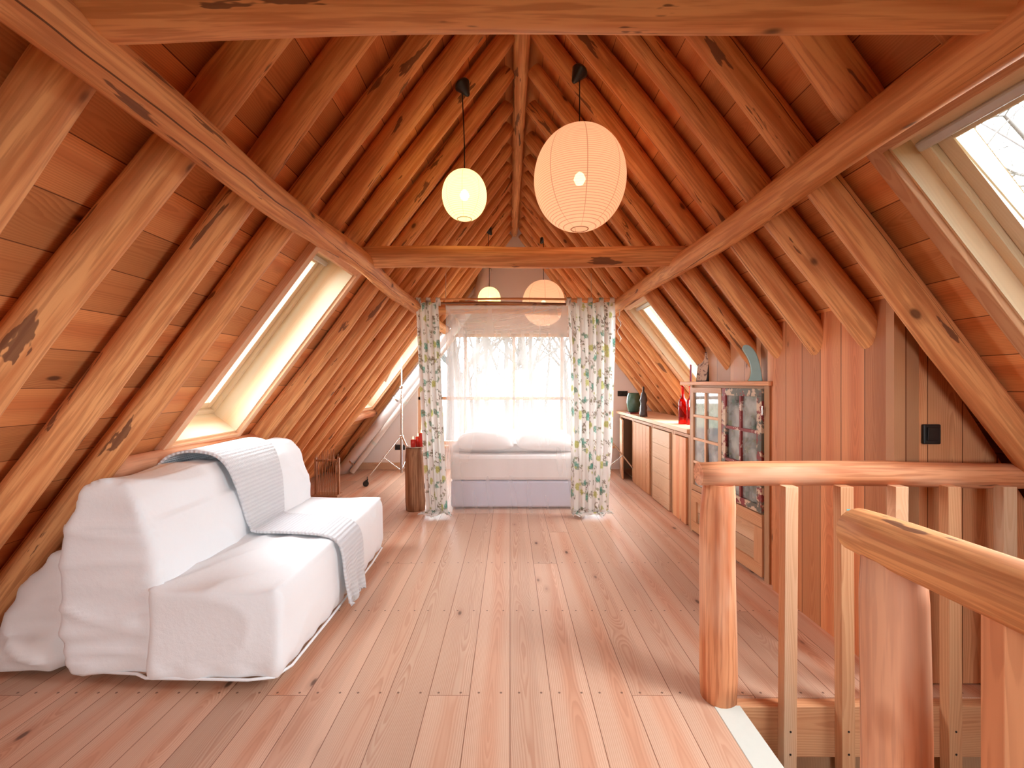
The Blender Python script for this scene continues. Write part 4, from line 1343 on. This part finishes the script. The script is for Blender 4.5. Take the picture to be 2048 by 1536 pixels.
# ------------------------------------------------------------------ light stands on casters
def light_stand(x, y, rz, label, head):
    s = tag(empty('light_stand', (x, y, 0), rz), label, 'stand')
    m = MB(); m.tube([(0, 0, .14), (0, 0, .62)], .016, 12); m.tube([(0, 0, .60), (0, 0, 1.24)], .013, 12); m.build('column', 'chrome', s)
    m = MB(); m.tube([(0, 0, 1.22), (0, 0, 1.66)], .007, 10); m.build('pole', 'chrome', s)
    m = MB(); m.lathe([(.001, -.02), (.022, -.02), (.022, .02), (.001, .02)], (0, 0, 1.24)); m.tube([(0, 0, 1.24), (-.05, -.01, 1.25)], .006, 8); m.build('clamp_knob', 'chrome', s)
    m = MB(); m.lathe([(.001, -.025), (.024, -.025), (.024, .025), (.001, .025)], (0, 0, .60)); m.build('collar', 'chrome', s)
    for k in range(3):
        a = 2 * math.pi * k / 3
        c, sn = math.cos(a), math.sin(a)
        m = MB(); m.tube([(c * .02, sn * .02, .60), (c * .42, sn * .42, .10)], .0095, 10); m.tube([(c * .015, sn * .015, .18), (c * .22, sn * .22, .345)], .0065, 8); lg = m.build('leg', 'chrome', s)
        m = MB()
        m.tube([(c * .42, sn * .42, .12), (c * .42, sn * .42, .075)], .008, 8)
        m.tube([(c * .44 - sn * .014, sn * .44 + c * .014, .036), (c * .44 + sn * .014, sn * .44 - c * .014, .036)], .036, 16)
        m.box((c * .43, sn * .43, .07), (.03, .03, .02))
        m.build('caster', 'black', lg)
    if head:
        m = MB(); m.tube([(0, 0, 1.66), (.08, 0, 1.60), (.13, .0, 1.52)], .006, 8); m.tube([(.12, 0, 1.53), (.17, 0, 1.45)], [.024, .030], 14)
        m.build('lamp_socket', 'pvc', s)
        m = MB(); m.tube([(.15, 0, 1.48), (.24, 0, 1.34)], [.03, .055], 16); m.build('lamp_head', plain('copper_metal', (.45, .20, .11), .3, .8), s)
    return s
light_stand(-1.40, 5.62, R(200), 'chrome light stand on casters in front of the silver duct', True)
light_stand(1.26, 5.72, R(0), 'light stand on casters mostly hidden behind the wide curtain', False)

# ------------------------------------------------------------------ ventilation duct and pipe along the slope
duct = tag(empty('ventilation_duct', (0, 0, 0)), 'silver foil ventilation duct running up under the far rafters', 'duct')
def rib_tube(m, path, r, step, amp, seg=22):
    P = [Vector(p) for p in path]; pp, rr = [], []
    for i in range(len(P) - 1):
        d = (P[i + 1] - P[i]).length; k = max(1, int(d / step))
        for j in range(k): pp.append(P[i].lerp(P[i + 1], j / k)); rr.append(r + amp * (len(pp) % 2))
    pp.append(P[-1]); rr.append(r)
    m.tube(pp, rr, seg)
m = MB()
DY = 6.27
path = [(-2.50, DY, .06), (-2.42, DY, .14), (-1.9, DY, .85), (-1.0, DY, 2.05), (-.62, DY, 2.55), (-.47, DY, 2.70), (-.39, DY, 2.85), (-.375, DY, 3.0), (-.375, DY, 3.3)]
path = [(x + .02, y, max(.05, z - .17) if x < -.45 else z) for x, y, z in path]
rib_tube(m, path, .086, .018, .003)
m.build('duct', 'foil', duct)
for x, z in ((-2.28 + .02, .17), (-1.62, 1.06), (-.86, 2.08)):
    d = Vector((CS, 0, SN)) * .012
    m = MB(); m.tube([Vector((x, DY, z)) - d, Vector((x, DY, z)) + d], .094, 22); m.build('clamp', 'chrome', duct)
m = MB(); m.tube([(-.355, DY, 2.93), (-.355, DY, 2.95)], .095, 22); m.build('clamp', 'chrome', duct)
pipe = tag(empty('waste_pipe', (0, 0, 0)), 'pale plastic pipe running up beside the silver duct', 'pipe')
m = MB(); m.tube([(-2.26, DY - .05, .03), (-1.00, DY - .05, 1.706), (-.80, DY - .05, 1.97)], .040, 16); m.build('tube', 'pvc', pipe)
for q in (.25, .6):
    p = Vector((-2.26, DY - .05, .03)).lerp(Vector((-1.00, DY - .05, 1.706)), q); d = Vector((CS, 0, SN)) * .02
    m = MB(); m.tube([p - d, p + d], .046, 16); m.build('coupling', 'white', pipe)

# rattan rack behind the sofa
rack = tag(empty('rattan_rack', (-2.08, 4.95, 0)), 'small cane rack of thin upright rods on the floor behind the sofa', 'rack')
m = MB(); m.box((0, 0, .02), (.30, .18, .035)); m.build('base', 'rattan', rack, bevel=.004)
m = MB()
for x in (-.13, .13): m.box((x, 0, .24), (.022, .03, .42))
m.box((0, 0, .42), (.27, .03, .022)); m.build('frame', 'rattan', rack, bevel=.003)
rg = random.Random(3)
for k in range(14):
    x = -.12 + .24 * k / 13
    m = MB(); m.tube([(x, -.05, .037), (x + rg.uniform(-.01, .01), -.04, .35), (x + rg.uniform(-.015, .015), -.02, rg.uniform(.45, .56))], .004, 6); m.build('cane', 'rattan', rack)

# outlets and switch
def outlet(x, z, w, label):
    e = tag(empty('wall_outlet', (x, GY - .006, z)), label, 'outlet')
    m = MB(); m.box((0, 0, 0), (w, .012, .078)); m.build('plate', 'black', e, bevel=.003)
    for k in range(2):
        m = MB(); m.lathe([(.019, 0), (.021, .004), (.023, .004), (.023, 0)], seg=20)
        o = m.build('socket', 'black', e); o.rotation_euler = (R(90), 0, 0); o.location = ((k - .5) * w / 2, -.006, 0)
outlet(-1.66, .33, .15, 'black double socket low on the gable wall behind the light stand')
outlet(1.70, 1.14, .15, 'black double socket on the gable wall above the worktop')
sw = tag(empty('light_switch', (1.808, 1.868, 1.08)), 'black switch on the plank wall above the pale handrail', 'switch')
m = MB(); m.box((0, 0, 0), (.076, .014, .086)); m.build('plate', 'black', sw, bevel=.005)
m = MB(); m.box((0, -.009, .002), (.05, .008, .058), Matrix.Rotation(R(4), 3, 'X')); m.build('rocker', 'black', sw, bevel=.003)

# loose white cable by the purlin end
m = MB()
pts = []
for k in range(40):
    t = k / 39
    pts.append((1.075 + .016 * math.sin(t * 16) * (t > .3), 4.28 + .016 * math.cos(t * 16), 2.06 - .36 * t))
m.tube(pts, .0025, 6)
o = m.build('power_cable', 'white'); tag(o, 'thin white curly cable hanging from the purlin beside the wide curtain', 'cable')

# ------------------------------------------------------------------ outside
m = MB()
N = 30
for i in range(N):
    for j in range(N):
        def gp(a, b):
            x, y = -60 + 120 * a / N, -50 + 130 * b / N
            return (x, y, -2.9 + .35 * noise.noise(Vector((x * .12, y * .12, 0))))
        m.face([gp(i, j), gp(i + 1, j), gp(i + 1, j + 1), gp(i, j + 1)], smooth=True)
o = m.build('ground', 'meadow', weld=True); tag(o, kind='structure')

def tree(x, y, h, r, seed, label, group=None, spread=.5, z0=-3.0, lean=0.):
    rg = random.Random(seed)
    m = MB()
    def grow(p, d, L, r, lvl):
        pts, rr = [p.copy()], [r]
        n = 5 if lvl < 2 else 3
        q = p.copy()
        for i in range(n):
            d = (d + Vector((rg.uniform(-1, 1), rg.uniform(-1, 1), rg.uniform(-.3, .7))) * (.09 if lvl == 0 else .22)).normalized()
            q = q + d * L / n
            pts.append(q.copy()); rr.append(r * (1 - .72 * (i + 1) / n))
            if lvl < 3 and (lvl > 0 or i >= 1):
                for _ in range(2 if lvl < 2 else 2):
                    a = rg.uniform(0, 6.28)
                    side = d.orthogonal().normalized(); side = Quaternion(d, a) @ side
                    nd = (d * (1 - spread) + side * spread + Vector((0, 0, .12))).normalized()
                    grow(q.copy(), nd, L * rg.uniform(.38, .55), rr[-1] * .62 + .002, lvl + 1)
        m.tube(pts, rr, [10, 6, 4, 3][lvl], cap=False)
    grow(Vector((0, 0, 0)), Vector((lean, 0, 1)).normalized(), h, r, 0)
    o = m.build('bare_tree', 'bark'); o.location = (x, y, z0)
    tag(o, label, 'tree', group)
    return o
rg = random.Random(77)
for k in range(16):
    y = rg.uniform(15, 34)
    x = (-.22 + .44 * (k + .5) / 16) * y + rg.uniform(-.5, .5)
    tree(x, y, rg.uniform(10, 15), rg.uniform(.10, .22), 200 + k, 'bare pale tree seen through the net and the big gable window', 'bare trees beyond the gable window', .45)
tree(9.0, 8.2, 10.5, .17, 301, 'bare branching tree seen through the near skylight', None, .6, lean=-.05)
tree(11.8, 8.0, 12, .2, 302, 'bare tree just past the tree in the near skylight', None, .6)
